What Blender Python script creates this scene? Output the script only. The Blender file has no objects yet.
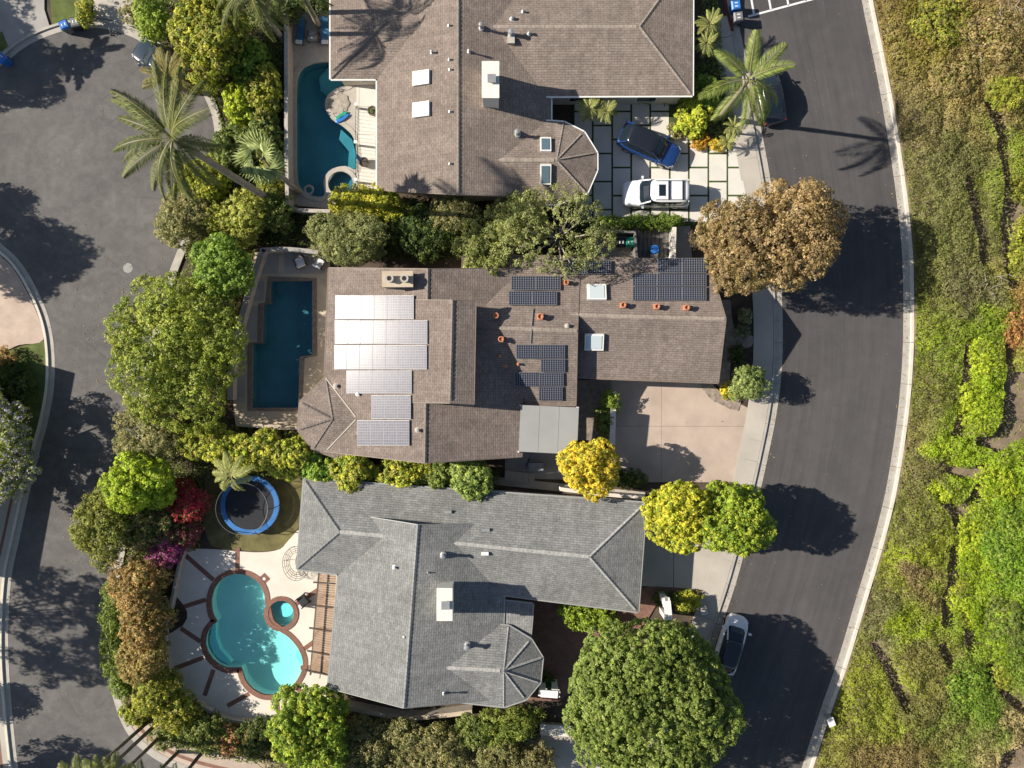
import bpy, bmesh, math, random
import numpy as np
from mathutils import Vector, Matrix

# ------------------------------------------------------------------ camera, sky, sun, exposure
H = 60.0            # drone height above the lots (m)
F = 816.0           # focal length in pixels of a 1024 px wide picture
SUN_EL = math.radians(32.5)
SHX, SHY = 0.9925, -0.122          # direction shadows fall on the ground
scene = bpy.context.scene
COL = scene.collection
cam_d = bpy.data.cameras.new('camera'); cam = bpy.data.objects.new('camera', cam_d); COL.objects.link(cam)
cam_d.sensor_width = 36.0; cam_d.lens = 36.0 * F / 1024.0; cam_d.clip_end = 3000
cam.location = (0, 0, H); cam.rotation_euler = (0, 0, 0)
scene.camera = cam
world = bpy.data.worlds.new('World'); scene.world = world; world.use_nodes = True
wn = world.node_tree.nodes; wl = world.node_tree.links
sky = wn.new('ShaderNodeTexSky'); sky.sky_type = 'NISHITA'; sky.sun_disc = False
sky.sun_elevation = SUN_EL
sun_az = math.atan2(-SHX, -SHY)    # azimuth of the sun seen from the lot, clockwise from +Y
sky.sun_rotation = sun_az
bg = wn['Background']; bg.inputs[1].default_value = 0.064
wl.new(sky.outputs[0], bg.inputs[0])
sun_d = bpy.data.lights.new('sun', 'SUN'); sun = bpy.data.objects.new('sun', sun_d); COL.objects.link(sun)
sun_d.energy = 5.0; sun_d.angle = math.radians(0.53); sun_d.color = (1.0, 0.925, 0.81)
d = Vector((SHX * math.cos(SUN_EL), SHY * math.cos(SUN_EL), -math.sin(SUN_EL)))
sun.rotation_euler = d.to_track_quat('-Z', 'Y').to_euler(); sun.location = (-60, 10, 60)
vs = scene.view_settings
vs.view_transform = 'Standard'; vs.look = 'None'; vs.gamma = 1.0; vs.use_curve_mapping = False; vs.exposure = 0.72

# ------------------------------------------------------------------ helpers
R = random.Random(7)
NR = np.random.default_rng(11)
ORI = {}

def P(px, py, z=0.0):
    """photo pixel -> world point at height z (camera looks straight down)"""
    k = (H - z) / F
    return Vector(((px - 512) * k, (384 - py) * k, z))

def m_px(r, z=0.0):
    return r * (H - z) / F

def sh_src(px, py, z):
    """ground pixel of a thing of height z whose shadow falls on ground pixel px,py"""
    k = z / math.tan(SUN_EL) * F / H
    return px - SHX * k, py + SHY * k

def tag(o, label=None, cat=None, group=None, kind=None):
    if label: o['label'] = label
    if cat: o['category'] = cat
    if group: o['group'] = group
    if kind: o['kind'] = kind
    return o

def empty(name, loc, label=None, cat=None, group=None, rz=0):
    e = bpy.data.objects.new(name, None); COL.objects.link(e)
    e.empty_display_size = 0.2
    e.location = loc; e.rotation_euler = (0, 0, rz)
    ORI[e.name] = Vector(loc)
    return tag(e, label, cat, group)

def mesh_obj(name, verts, faces, mat, parent=None, uv=None, smooth=False, local=False, colors=None):
    """one mesh object; verts are world coordinates unless local"""
    me = bpy.data.meshes.new(name)
    v = np.asarray([tuple(p) for p in verts] if not isinstance(verts, np.ndarray) else verts, dtype=np.float64)
    if parent is not None and not local:
        v = v - np.array(ORI[parent.name])
    if isinstance(faces, np.ndarray):
        n = len(faces); k = faces.shape[1]
        me.vertices.add(len(v)); me.vertices.foreach_set('co', v.astype(np.float32).ravel())
        me.loops.add(n * k); me.loops.foreach_set('vertex_index', faces.astype(np.int32).ravel())
        me.polygons.add(n)
        me.polygons.foreach_set('loop_start', np.arange(0, n * k, k, dtype=np.int32))
        me.polygons.foreach_set('loop_total', np.full(n, k, dtype=np.int32))
        me.update(calc_edges=True)
    else:
        me.from_pydata(v.tolist(), [], faces); me.update()
    mats = mat if isinstance(mat, (list, tuple)) else [mat]
    for m in mats: me.materials.append(m)
    if smooth: me.polygons.foreach_set('use_smooth', [True] * len(me.polygons))
    if uv is not None:
        l = me.uv_layers.new(name='UVMap'); l.data.foreach_set('uv', np.asarray(uv, dtype=np.float32).ravel())
    if colors is not None:
        a = me.color_attributes.new('Col', 'FLOAT_COLOR', 'POINT')
        a.data.foreach_set('color', np.asarray(colors, dtype=np.float32).ravel())
    o = bpy.data.objects.new(name, me); COL.objects.link(o)
    if parent is not None:
        o.parent = parent; ORI[o.name] = ORI[parent.name]
    else:
        ORI[o.name] = Vector((0, 0, 0))
    return o

class MB:
    """collects boxes, tubes, prisms into one mesh"""
    def __init__(self): self.v = []; self.f = []; self.mi = []
    def add(self, vs, fs, mi=0):
        b = len(self.v); self.v += [tuple(p) for p in vs]
        self.f += [[i + b for i in f] for f in fs]; self.mi += [mi] * len(fs); return self
    def box(self, c, s, rz=0, mi=0, M=None):
        x, y, z = s[0] / 2, s[1] / 2, s[2] / 2
        ca, sa = math.cos(rz), math.sin(rz)
        vs = []
        for dz in (-z, z):
            for dx, dy in ((-x, -y), (x, -y), (x, y), (-x, y)):
                vs.append((c[0] + dx * ca - dy * sa, c[1] + dx * sa + dy * ca, c[2] + dz))
        return self.add(vs, [[3, 2, 1, 0], [4, 5, 6, 7], [0, 1, 5, 4], [1, 2, 6, 5], [2, 3, 7, 6], [3, 0, 4, 7]], mi)
    def beam(self, a, b, w, h, mi=0):
        a = Vector(a); b = Vector(b); d = (b - a)
        if d.length < 1e-6: return self
        d.normalize(); up = Vector((0, 0, 1))
        if abs(d.z) > .95: up = Vector((1, 0, 0))
        s = d.cross(up).normalized(); u = s.cross(d)
        vs = []
        for p in (a, b):
            for x, y in ((-1, -1), (1, -1), (1, 1), (-1, 1)):
                vs.append(p + s * (x * w / 2) + u * (y * h / 2))
        return self.add(vs, [[0, 1, 2, 3], [7, 6, 5, 4], [4, 5, 1, 0], [5, 6, 2, 1], [6, 7, 3, 2], [7, 4, 0, 3]], mi)
    def tube(self, pts, rads, n=6, mi=0, cap=True):
        pts = [Vector(p) for p in pts]; vs = []; fs = []
        if not isinstance(rads, (list, tuple)): rads = [rads] * len(pts)
        for i, p in enumerate(pts):
            d = (pts[min(i + 1, len(pts) - 1)] - pts[max(i - 1, 0)])
            if d.length < 1e-9: d = Vector((0, 0, 1))
            d.normalize(); up = Vector((0, 0, 1)) if abs(d.z) < .9 else Vector((1, 0, 0))
            s = d.cross(up).normalized(); u = s.cross(d)
            for k in range(n):
                a = 2 * math.pi * k / n
                vs.append(p + (s * math.cos(a) + u * math.sin(a)) * rads[i])
        for i in range(len(pts) - 1):
            for k in range(n):
                fs.append([i * n + k, i * n + (k + 1) % n, (i + 1) * n + (k + 1) % n, (i + 1) * n + k])
        if cap:
            fs.append(list(range(n))[::-1]); fs.append([(len(pts) - 1) * n + k for k in range(n)])
        return self.add(vs, fs, mi)
    def lathe(self, c, prof, n=20, mi=0):
        vs = []; fs = []
        for r, z in prof:
            for k in range(n):
                a = 2 * math.pi * k / n; vs.append((c[0] + r * math.cos(a), c[1] + r * math.sin(a), c[2] + z))
        for i in range(len(prof) - 1):
            for k in range(n):
                fs.append([i * n + k, i * n + (k + 1) % n, (i + 1) * n + (k + 1) % n, (i + 1) * n + k])
        fs.append([k for k in range(n)][::-1]); fs.append([(len(prof) - 1) * n + k for k in range(n)])
        return self.add(vs, fs, mi)
    def prism(self, poly, z0, z1, mi=0):
        n = len(poly); a = sum(poly[i][0] * poly[(i + 1) % n][1] - poly[(i + 1) % n][0] * poly[i][1] for i in range(n))
        if a < 0: poly = poly[::-1]
        vs = [(p[0], p[1], z0) for p in poly] + [(p[0], p[1], z1) for p in poly]
        fs = [list(range(n))[::-1], list(range(n, 2 * n))] + [[i, (i + 1) % n, n + (i + 1) % n, n + i] for i in range(n)]
        return self.add(vs, fs, mi)
    def build(self, name, mat, parent=None, smooth=False, local=False):
        o = mesh_obj(name, self.v, self.f, mat, parent, smooth=smooth, local=local)
        if any(self.mi): o.data.polygons.foreach_set('material_index', self.mi)
        return o

def spline(pts, n=8, closed=False):
    """Catmull-Rom through 2-D points"""
    out = []; m = len(pts)
    rng = range(m) if closed else range(m - 1)
    for i in rng:
        if closed: p0, p1, p2, p3 = pts[(i - 1) % m], pts[i], pts[(i + 1) % m], pts[(i + 2) % m]
        else: p0, p1, p2, p3 = pts[max(i - 1, 0)], pts[i], pts[i + 1], pts[min(i + 2, m - 1)]
        for k in range(n):
            t = k / n
            out.append(tuple(.5 * (2 * p1[j] + (p2[j] - p0[j]) * t + (2 * p0[j] - 5 * p1[j] + 4 * p2[j] - p3[j]) * t * t
                                   + (3 * p1[j] - p0[j] - 3 * p2[j] + p3[j]) * t ** 3) for j in range(2)))
    if not closed: out.append(tuple(pts[-1][:2]))
    return out

def W(pts, z=0.0):
    return [tuple(P(x, y, z))[:2] for x, y in pts]

def offset(poly, dist, closed=False):
    """offset a world polyline to its left"""
    n = len(poly); out = []
    for i in range(n):
        if closed: a, b = poly[(i - 1) % n], poly[(i + 1) % n]
        else: a, b = poly[max(i - 1, 0)], poly[min(i + 1, n - 1)]
        dx, dy = b[0] - a[0], b[1] - a[1]; l = math.hypot(dx, dy) or 1
        out.append((poly[i][0] - dy / l * dist, poly[i][1] + dx / l * dist))
    return out

def slab(name, wpts, z0, z1, mat, parent=None, kind=None, label=None, cat=None, group=None):
    o = MB().prism(list(wpts), z0, z1).build(name, mat, parent)
    return tag(o, label, cat, group, kind)

def strip(name, line, d0, d1, z0, z1, mat, parent=None, kind=None, closed=False):
    """solid band between two offsets of a world polyline"""
    a = offset(line, d0, closed); b = offset(line, d1, closed); n = len(line); mb = MB()
    vs = []; fs = []
    for i in range(n):
        vs += [(*a[i], z0), (*b[i], z0), (*b[i], z1), (*a[i], z1)]
    for i in range(n if closed else n - 1):
        j = (i + 1) % n
        for k in range(4):
            l = (k + 1) % 4
            fs.append([i * 4 + k, i * 4 + l, j * 4 + l, j * 4 + k])
    if not closed: fs += [[0, 1, 2, 3], [(n - 1) * 4 + 3, (n - 1) * 4 + 2, (n - 1) * 4 + 1, (n - 1) * 4]]
    o = mb.add(vs, fs).build(name, mat, parent)
    bm = bmesh.new(); bm.from_mesh(o.data); bmesh.ops.recalc_face_normals(bm, faces=bm.faces); bm.to_mesh(o.data); bm.free()
    return tag(o, kind=kind)

def kerb_run(name, line, d0, d1, z0, z1, mat, step=3.05):
    e = empty(name, (line[len(line) // 2][0], line[len(line) // 2][1], 0)); tag(e, kind='structure')
    pts = resample(line, step / 6)
    for i in range(0, len(pts) - 6, 6):
        seg = list(pts[i:i + 7]); a, b_ = np.array(seg[-2]), np.array(seg[-1]); seg[-1] = tuple(b_ - (b_ - a) / np.linalg.norm(b_ - a) * .025)
        strip('kerb_stone', seg, d0, d1, z0, z1 + R.uniform(-.004, .004), MAT[mat], e)
    return e

def resample(line, step):
    out = [line[0]]; acc = 0.0
    for i in range(len(line) - 1):
        a = np.array(line[i]); b = np.array(line[i + 1]); l = np.linalg.norm(b - a); pos = 0
        while acc + (l - pos) >= step:
            pos += step - acc; acc = 0; out.append(tuple(a + (b - a) * pos / l))
        acc += l - pos
    return out

# ------------------------------------------------------------------ materials
MAT = {}
def new_mat(name):
    m = bpy.data.materials.new(name); m.use_nodes = True
    nt = m.node_tree; b = nt.nodes['Principled BSDF']; MAT[name] = m
    return m, nt, b

def ramp(nt, fac, stops):
    r = nt.nodes.new('ShaderNodeValToRGB'); e = r.color_ramp.elements
    while len(e) < len(stops): e.new(.5)
    for i, (p, c) in enumerate(stops): e[i].position = p; e[i].color = (*c, 1)
    nt.links.new(fac, r.inputs[0]); return r.outputs[0]

def noise(nt, scale, detail=6, rough=.6, coord=None, dist=0.0):
    n = nt.nodes.new('ShaderNodeTexNoise'); n.inputs['Scale'].default_value = scale
    n.inputs['Detail'].default_value = detail; n.inputs['Roughness'].default_value = rough
    n.inputs['Distortion'].default_value = dist
    if coord is not None: nt.links.new(coord, n.inputs['Vector'])
    return n.outputs[0]

def geo_pos(nt):
    return nt.nodes.new('ShaderNodeNewGeometry').outputs['Position']

def mixc(nt, fac, a, b, mode='MIX'):
    n = nt.nodes.new('ShaderNodeMix'); n.data_type = 'RGBA'; n.blend_type = mode
    for s, v in ((n.inputs[0], fac), (n.inputs[6], a), (n.inputs[7], b)):
        if hasattr(v, 'links'): nt.links.new(v, s)
        elif isinstance(v, (int, float)): s.default_value = v
        else: s.default_value = (*v, 1)
    return n.outputs[2]

def bump(nt, h, strength, b, dist=0.02):
    n = nt.nodes.new('ShaderNodeBump'); n.inputs['Strength'].default_value = strength
    n.inputs['Distance'].default_value = dist
    nt.links.new(h, n.inputs['Height']); nt.links.new(n.outputs[0], b.inputs['Normal'])

def plain(name, col, rough=.6, metal=0.0, var=.18, scale=3.0, bmp=0.0, fine=40.0):
    """a colour with two scales of wear"""
    m, nt, b = new_mat(name); pos = geo_pos(nt)
    n1 = noise(nt, scale, 5, .6, pos); n2 = noise(nt, fine, 3, .7, pos)
    c1 = tuple(max(0, c * (1 - var)) for c in col); c2 = tuple(min(1, c * (1 + var)) for c in col)
    a = ramp(nt, n1, [(.3, c1), (.7, c2)]); bb = ramp(nt, n2, [(.3, (1 - var * .6,) * 3), (.7, (1 + var * .4,) * 3)])
    nt.links.new(mixc(nt, 1.0, a, bb, 'MULTIPLY'), b.inputs['Base Color'])
    b.inputs['Roughness'].default_value = rough; b.inputs['Metallic'].default_value = metal
    if bmp: bump(nt, n2, bmp, b)
    return m

def asphalt(name, dark, light, swirl=False):
    m, nt, b = new_mat(name); pos = geo_pos(nt)
    n1 = noise(nt, .12, 4, .55, pos, 1.0); n2 = noise(nt, 22, 4, .8, pos); n3 = noise(nt, .9, 5, .65, pos, .6)
    base = ramp(nt, n1, [(.3, dark), (.7, light)])
    base = mixc(nt, 1.0, base, ramp(nt, n2, [(.25, (.72,) * 3), (.75, (1.25,) * 3)]), 'MULTIPLY')
    base = mixc(nt, 1.0, base, ramp(nt, n3, [(.3, (.9,) * 3), (.7, (1.08,) * 3)]), 'MULTIPLY')
    if swirl:   # tyre polish circling the turning head, and a few cracks
        mp = nt.nodes.new('ShaderNodeMapping'); mp.inputs['Location'].default_value = tuple(-P(112, 150))
        nt.links.new(pos, mp.inputs['Vector'])
        w = nt.nodes.new('ShaderNodeTexWave'); w.wave_type = 'RINGS'; w.rings_direction = 'Z'
        w.inputs['Scale'].default_value = .2; w.inputs['Distortion'].default_value = 22; w.inputs['Detail'].default_value = 6
        w.inputs['Detail Scale'].default_value = .9; w.inputs['Detail Roughness'].default_value = .7; nt.links.new(mp.outputs[0], w.inputs['Vector'])
        base = mixc(nt, 1.0, base, ramp(nt, w.outputs[1], [(.0, (.93,) * 3), (1, (1.06,) * 3)]), 'MULTIPLY')
        vo = nt.nodes.new('ShaderNodeTexVoronoi'); vo.feature = 'DISTANCE_TO_EDGE'; vo.inputs['Scale'].default_value = .17
        dn = nt.nodes.new('ShaderNodeTexNoise'); dn.inputs['Scale'].default_value = .8; nt.links.new(pos, dn.inputs['Vector'])
        nt.links.new(mixc(nt, .35, pos, dn.outputs[1], 'ADD'), vo.inputs['Vector'])
        ck = mixc(nt, 1.0, base, ramp(nt, vo.outputs[0], [(.0, (.72,) * 3), (.006, (1,) * 3)]), 'MULTIPLY')
        base = mixc(nt, ramp(nt, noise(nt, .16, 3, .5, pos), [(.5, (0,) * 3), (.58, (1,) * 3)]), base, ck)
        # pale scuffs where tyres turn
        n5 = noise(nt, .5, 6, .7, pos, 3.0)
        base = mixc(nt, 1.0, base, ramp(nt, n5, [(.45, (.97,) * 3), (.68, (1.14,) * 3)]), 'MULTIPLY')
    else:       # faint wheel-track streaks and stains
        uvn = nt.nodes.new('ShaderNodeUVMap'); uvn.uv_map = 'UVMap'
        mp = nt.nodes.new('ShaderNodeMapping'); mp.inputs['Scale'].default_value = (1.1, .035, 1); nt.links.new(uvn.outputs[0], mp.inputs['Vector'])
        n4 = noise(nt, 1.6, 6, .65, mp.outputs[0], .4)
        base = mixc(nt, 1.0, base, ramp(nt, n4, [(.3, (.86,) * 3), (.7, (1.12,) * 3)]), 'MULTIPLY')
        mp2 = nt.nodes.new('ShaderNodeMapping'); mp2.inputs['Scale'].default_value = (6, .25, 1); nt.links.new(uvn.outputs[0], mp2.inputs['Vector'])
        base = mixc(nt, 1.0, base, ramp(nt, noise(nt, 1.5, 4, .6, mp2.outputs[0]), [(.3, (.95,) * 3), (.7, (1.05,) * 3)]), 'MULTIPLY')
        # paving-machine seam down the middle and pale gravel specks
        sp = nt.nodes.new('ShaderNodeSeparateXYZ'); nt.links.new(uvn.outputs[0], sp.inputs[0])
        se = nt.nodes.new('ShaderNodeMath'); se.operation = 'COMPARE'; se.inputs[1].default_value = 5.2; se.inputs[2].default_value = .035; nt.links.new(sp.outputs[0], se.inputs[0])
        base = mixc(nt, se.outputs[0], base, mixc(nt, 1.0, base, (.84, .84, .84), 'MULTIPLY'))
        vo = nt.nodes.new('ShaderNodeTexVoronoi'); vo.inputs['Scale'].default_value = 2.2; nt.links.new(pos, vo.inputs['Vector'])
        pk = ramp(nt, noise(nt, .5, 3, .6, pos), [(.56, (0,) * 3), (.66, (1,) * 3)])
        sk = mixc(nt, 1.0, ramp(nt, vo.outputs[0], [(.05, (1,) * 3), (.09, (0,) * 3)]), pk, 'MULTIPLY')
        base = mixc(nt, sk, base, (.26, .25, .24))
    nt.links.new(base, b.inputs['Base Color']); b.inputs['Roughness'].default_value = .92
    b.inputs['Specular IOR Level'].default_value = .25
    bump(nt, n2, .5, b, .01); return m

def shingle(name, c0, c1, c2, rw=.42, rh=.165):
    m, nt, b = new_mat(name)
    uv = nt.nodes.new('ShaderNodeUVMap'); uv.uv_map = 'UVMap'
    br = nt.nodes.new('ShaderNodeTexBrick'); br.offset = .5; br.inputs['Scale'].default_value = 1.0
    br.inputs['Brick Width'].default_value = rw; br.inputs['Row Height'].default_value = rh
    br.inputs['Mortar Size'].default_value = .014; br.inputs['Mortar Smooth'].default_value = .3; br.inputs['Bias'].default_value = -.1
    br.inputs['Color1'].default_value = (*c0, 1); br.inputs['Color2'].default_value = (*c1, 1); br.inputs['Mortar'].default_value = (*c2, 1)
    nt.links.new(uv.outputs[0], br.inputs['Vector'])
    pos = geo_pos(nt); n1 = noise(nt, .45, 5, .6, pos); n2 = noise(nt, 7, 5, .75, pos); n3 = noise(nt, 2.6, 4, .65, pos)
    c = mixc(nt, 1.0, br.outputs[0], ramp(nt, n1, [(.3, (.86,) * 3), (.7, (1.12,) * 3)]), 'MULTIPLY')
    c = mixc(nt, 1.0, c, ramp(nt, n2, [(.2, (.68,) * 3), (.8, (1.3,) * 3)]), 'MULTIPLY')
    c = mixc(nt, 1.0, c, ramp(nt, n3, [(.3, (.82,) * 3), (.7, (1.18,) * 3)]), 'MULTIPLY')
    mp = nt.nodes.new('ShaderNodeMapping'); mp.inputs['Scale'].default_value = (1.4, .16, 1); nt.links.new(uv.outputs[0], mp.inputs['Vector'])
    c = mixc(nt, 1.0, c, ramp(nt, noise(nt, 1.3, 5, .7, mp.outputs[0]), [(.3, (.86,) * 3), (.7, (1.12,) * 3)]), 'MULTIPLY')
    nt.links.new(c, b.inputs['Base Color']); b.inputs['Roughness'].default_value = .9
    b.inputs['Specular IOR Level'].default_value = .2
    # each course laps over the one below: saw-tooth height
    sp = nt.nodes.new('ShaderNodeSeparateXYZ'); nt.links.new(uv.outputs[0], sp.inputs[0])
    dv = nt.nodes.new('ShaderNodeMath'); dv.operation = 'DIVIDE'; dv.inputs[1].default_value = rh; nt.links.new(sp.outputs[1], dv.inputs[0])
    fr = nt.nodes.new('ShaderNodeMath'); fr.operation = 'FRACT'; nt.links.new(dv.outputs[0], fr.inputs[0])
    iv = nt.nodes.new('ShaderNodeMath'); iv.operation = 'SUBTRACT'; iv.inputs[0].default_value = 1; nt.links.new(fr.outputs[0], iv.inputs[1])
    ad = nt.nodes.new('ShaderNodeMath'); ad.operation = 'MULTIPLY_ADD'; ad.inputs[1].default_value = .9
    nt.links.new(n2, ad.inputs[0]); nt.links.new(iv.outputs[0], ad.inputs[2])
    bump(nt, ad.outputs[0], .9, b, .035); return m

def brickmat(name, c0, c1, mort, bw=.22, bh=.1):
    m, nt, b = new_mat(name); pos = geo_pos(nt)
    br = nt.nodes.new('ShaderNodeTexBrick'); br.inputs['Scale'].default_value = 1
    br.inputs['Brick Width'].default_value = bw; br.inputs['Row Height'].default_value = bh; br.inputs['Mortar Size'].default_value = .01
    br.inputs['Color1'].default_value = (*c0, 1); br.inputs['Color2'].default_value = (*c1, 1); br.inputs['Mortar'].default_value = (*mort, 1)
    nt.links.new(pos, br.inputs['Vector'])
    n1 = noise(nt, 1.2, 5, .65, pos); n2 = noise(nt, 14, 3, .7, pos)
    c = mixc(nt, 1.0, br.outputs[0], ramp(nt, n1, [(.3, (.78,) * 3), (.7, (1.15,) * 3)]), 'MULTIPLY')
    c = mixc(nt, 1.0, c, ramp(nt, n2, [(.25, (.75,) * 3), (.75, (1.2,) * 3)]), 'MULTIPLY')
    nt.links.new(c, b.inputs['Base Color']); b.inputs['Roughness'].default_value = .85
    bump(nt, br.outputs[1], -.4, b, .01); return m

def leafmat(name, trans=.33):
    m, nt, b = new_mat(name)
    at = nt.nodes.new('ShaderNodeAttribute'); at.attribute_name = 'Col'
    nt.links.new(at.outputs[0], b.inputs['Base Color']); b.inputs['Roughness'].default_value = .55
    b.inputs['Specular IOR Level'].default_value = .3
    tr = nt.nodes.new('ShaderNodeBsdfTranslucent')
    nt.links.new(mixc(nt, 1.0, at.outputs[0], (1.25, 1.2, .55), 'MULTIPLY'), tr.inputs[0])
    mx = nt.nodes.new('ShaderNodeMixShader'); mx.inputs[0].default_value = trans
    nt.links.new(b.outputs[0], mx.inputs[1]); nt.links.new(tr.outputs[0], mx.inputs[2])
    nt.links.new(mx.outputs[0], nt.nodes['Material Output'].inputs[0]); return m

def watermat(name, tint, wave=1.6, strength=.12):
    m, nt, b = new_mat(name); pos = geo_pos(nt)
    tr = nt.nodes.new('ShaderNodeBsdfTransparent'); tr.inputs[0].default_value = (*tint, 1)
    gl = nt.nodes.new('ShaderNodeBsdfGlossy'); gl.inputs['Roughness'].default_value = .03
    lw = nt.nodes.new('ShaderNodeLayerWeight'); lw.inputs[0].default_value = .5
    pw = nt.nodes.new('ShaderNodeMath'); pw.operation = 'POWER'; pw.inputs[1].default_value = 5; nt.links.new(lw.outputs['Facing'], pw.inputs[0])
    fr = nt.nodes.new('ShaderNodeMath'); fr.operation = 'MULTIPLY_ADD'; fr.inputs[1].default_value = .95; fr.inputs[2].default_value = .025; nt.links.new(pw.outputs[0], fr.inputs[0])
    n1 = noise(nt, wave, 3, .5, pos, .8)
    bp = nt.nodes.new('ShaderNodeBump'); bp.inputs['Strength'].default_value = strength; bp.inputs['Distance'].default_value = .1
    nt.links.new(n1, bp.inputs['Height']); nt.links.new(bp.outputs[0], gl.inputs['Normal'])
    mx = nt.nodes.new('ShaderNodeMixShader'); nt.links.new(fr.outputs[0], mx.inputs[0])
    nt.links.new(tr.outputs[0], mx.inputs[1]); nt.links.new(gl.outputs[0], mx.inputs[2])
    nt.links.new(mx.outputs[0], nt.nodes['Material Output'].inputs[0]); return m

def panelmat(name, cell, line, rough, nx, ny, spec=.3):
    """solar glass: a grid of cells with pale gaps, from the panel's own UVs"""
    m, nt, b = new_mat(name)
    uv = nt.nodes.new('ShaderNodeUVMap'); uv.uv_map = 'UVMap'
    br = nt.nodes.new('ShaderNodeTexBrick'); br.offset = 0; br.inputs['Scale'].default_value = 1
    br.inputs['Brick Width'].default_value = 1 / nx; br.inputs['Row Height'].default_value = 1 / ny
    br.inputs['Mortar Size'].default_value = .009; br.inputs['Mortar Smooth'].default_value = .1
    br.inputs['Color1'].default_value = (*cell, 1); br.inputs['Color2'].default_value = (*[c * 1.25 for c in cell], 1)
    br.inputs['Mortar'].default_value = (*line, 1)
    nt.links.new(uv.outputs[0], br.inputs['Vector']); nt.links.new(br.outputs[0], b.inputs['Base Color'])
    b.inputs['Roughness'].default_value = rough; b.inputs['Specular IOR Level'].default_value = spec
    return m

def paint(name, col, rough=.25, coat=.6, metal=0.0):
    m, nt, b = new_mat(name); pos = geo_pos(nt)
    n = noise(nt, 2.5, 4, .6, pos)
    nt.links.new(ramp(nt, n, [(.3, tuple(c * .93 for c in col)), (.7, tuple(min(1, c * 1.05) for c in col))]), b.inputs['Base Color'])
    b.inputs['Roughness'].default_value = rough; b.inputs['Metallic'].default_value = metal
    b.inputs['Coat Weight'].default_value = coat; b.inputs['Coat Roughness'].default_value = .06
    return m

asphalt('asphalt_new', (.074, .069, .069), (.092, .086, .084))
asphalt('asphalt_old', (.115, .108, .104), (.15, .141, .134), True)
plain('soil', (.085, .062, .043), .95, var=.4, scale=.8, bmp=.6, fine=14)
plain('mulch', (.06, .04, .03), .95, var=.45, scale=2, bmp=.8, fine=18)
plain('lawn', (.10, .125, .03), .95, var=.35, scale=1.2, bmp=.7, fine=25)
plain('dry_lawn', (.15, .13, .05), .95, var=.35, scale=1.2, bmp=.7, fine=25)
plain('concrete', (.43, .39, .335), .85, var=.1, scale=.5, bmp=.15, fine=20)
plain('concrete_warm', (.44, .35, .285), .85, var=.14, scale=.45, bmp=.15, fine=16)
plain('concrete_white', (.62, .59, .53), .8, var=.07, scale=.8, bmp=.1, fine=18)
plain('kerb_concrete', (.4, .37, .325), .85, var=.14, scale=1.4, bmp=.2, fine=18)
plain('kerb_bright', (.62, .57, .48), .85, var=.1, scale=1.4, bmp=.2, fine=18)
plain('red_paint', (.16, .03, .025), .7, var=.3)
plain('joint_grass', (.055, .085, .02), .95, var=.4, scale=3)
plain('deck_cream', (.66, .6, .52), .8, var=.08, scale=.7, bmp=.1, fine=18)
plain('deck_tan', (.48, .40, .30), .85, var=.15, scale=.9, bmp=.15, fine=14)
plain('deck_grey', (.33, .31, .285), .85, var=.13, scale=.8, bmp=.15, fine=14)
plain('pink_paving', (.46, .36, .29), .9, var=.16, scale=.9, bmp=.2, fine=12)
plain('flagstone', (.27, .22, .18), .85, var=.35, scale=2.5, bmp=.3, fine=10)
plain('coping_stone', (.2, .155, .125), .85, var=.25, scale=3, bmp=.3, fine=9)
plain('coping_light', (.42, .38, .33), .85, var=.15, scale=3, bmp=.3, fine=9)
brickmat('brick_red', (.27, .125, .085), (.22, .1, .07), (.17, .11, .085))
brickmat('courtyard_brick', (.2, .1, .075), (.25, .13, .09), (.16, .1, .08), .24, .12)
shingle('shingle_brown', (.222, .18, .152), (.262, .214, .182), (.14, .112, .094))
shingle('shingle_brown_two', (.212, .171, .146), (.247, .2, .172), (.13, .103, .089))
shingle('shingle_grey', (.205, .205, .198), (.25, .25, .24), (.13, .13, .13))
shingle('cap_grey', (.3, .3, .29), (.33, .33, .315), (.2, .2, .2)); shingle('cap_brown', (.25, .215, .185), (.28, .24, .21), (.18, .15, .13))
plain('stucco_cream', (.6, .53, .43), .9, var=.07, bmp=.2, fine=25)
plain('stucco_white', (.68, .65, .59), .9, var=.06, bmp=.2, fine=25)
plain('white_trim', (.76, .74, .69), .5, var=.05)
plain('brown_trim', (.2, .155, .12), .6, var=.12)
plain('galvanised', (.42, .42, .41), .45, .6, var=.1)
plain('terracotta', (.48, .2, .11), .8, var=.15)
plain('canopy_metal', (.3, .3, .285), .5, var=.06, scale=.5)
plain('wood_tan', (.36, .235, .15), .75, var=.2, scale=2)
plain('wood_dark', (.09, .065, .05), .8, var=.3, scale=2)
plain('wood_grey', (.17, .155, .14), .85, var=.25, scale=2)
plain('iron', (.03, .028, .026), .5, .6, var=.2)
plain('wall_block', (.42, .37, .31), .9, var=.15, bmp=.3, fine=12)
plain('bark', (.16, .125, .095), .95, var=.35, scale=4, bmp=.8, fine=12)
plain('bark_pale', (.36, .31, .25), .9, var=.3, scale=4, bmp=.6, fine=12)
plain('palm_bark', (.3, .255, .2), .9, var=.3, scale=3, bmp=.8, fine=9)
plain('rubber', (.02, .02, .021), .85, var=.2)
plain('black_plastic', (.018, .018, .02), .45, var=.2)
plain('black_mesh', (.022, .024, .03), .8, var=.2)
plain('blue_plastic', (.03, .16, .5), .4, var=.1)
plain('blue_pad', (.045, .2, .52), .5, var=.14, scale=2)
plain('green_plastic', (.02, .3, .19), .45, var=.1)
plain('grey_plastic', (.14, .145, .15), .5, var=.1)
plain('cloth_blue', (.035, .12, .24), .9, var=.15)
plain('cloth_white', (.7, .7, .7), .9, var=.06)
plain('cloth_grey', (.25, .26, .28), .9, var=.1)
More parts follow.
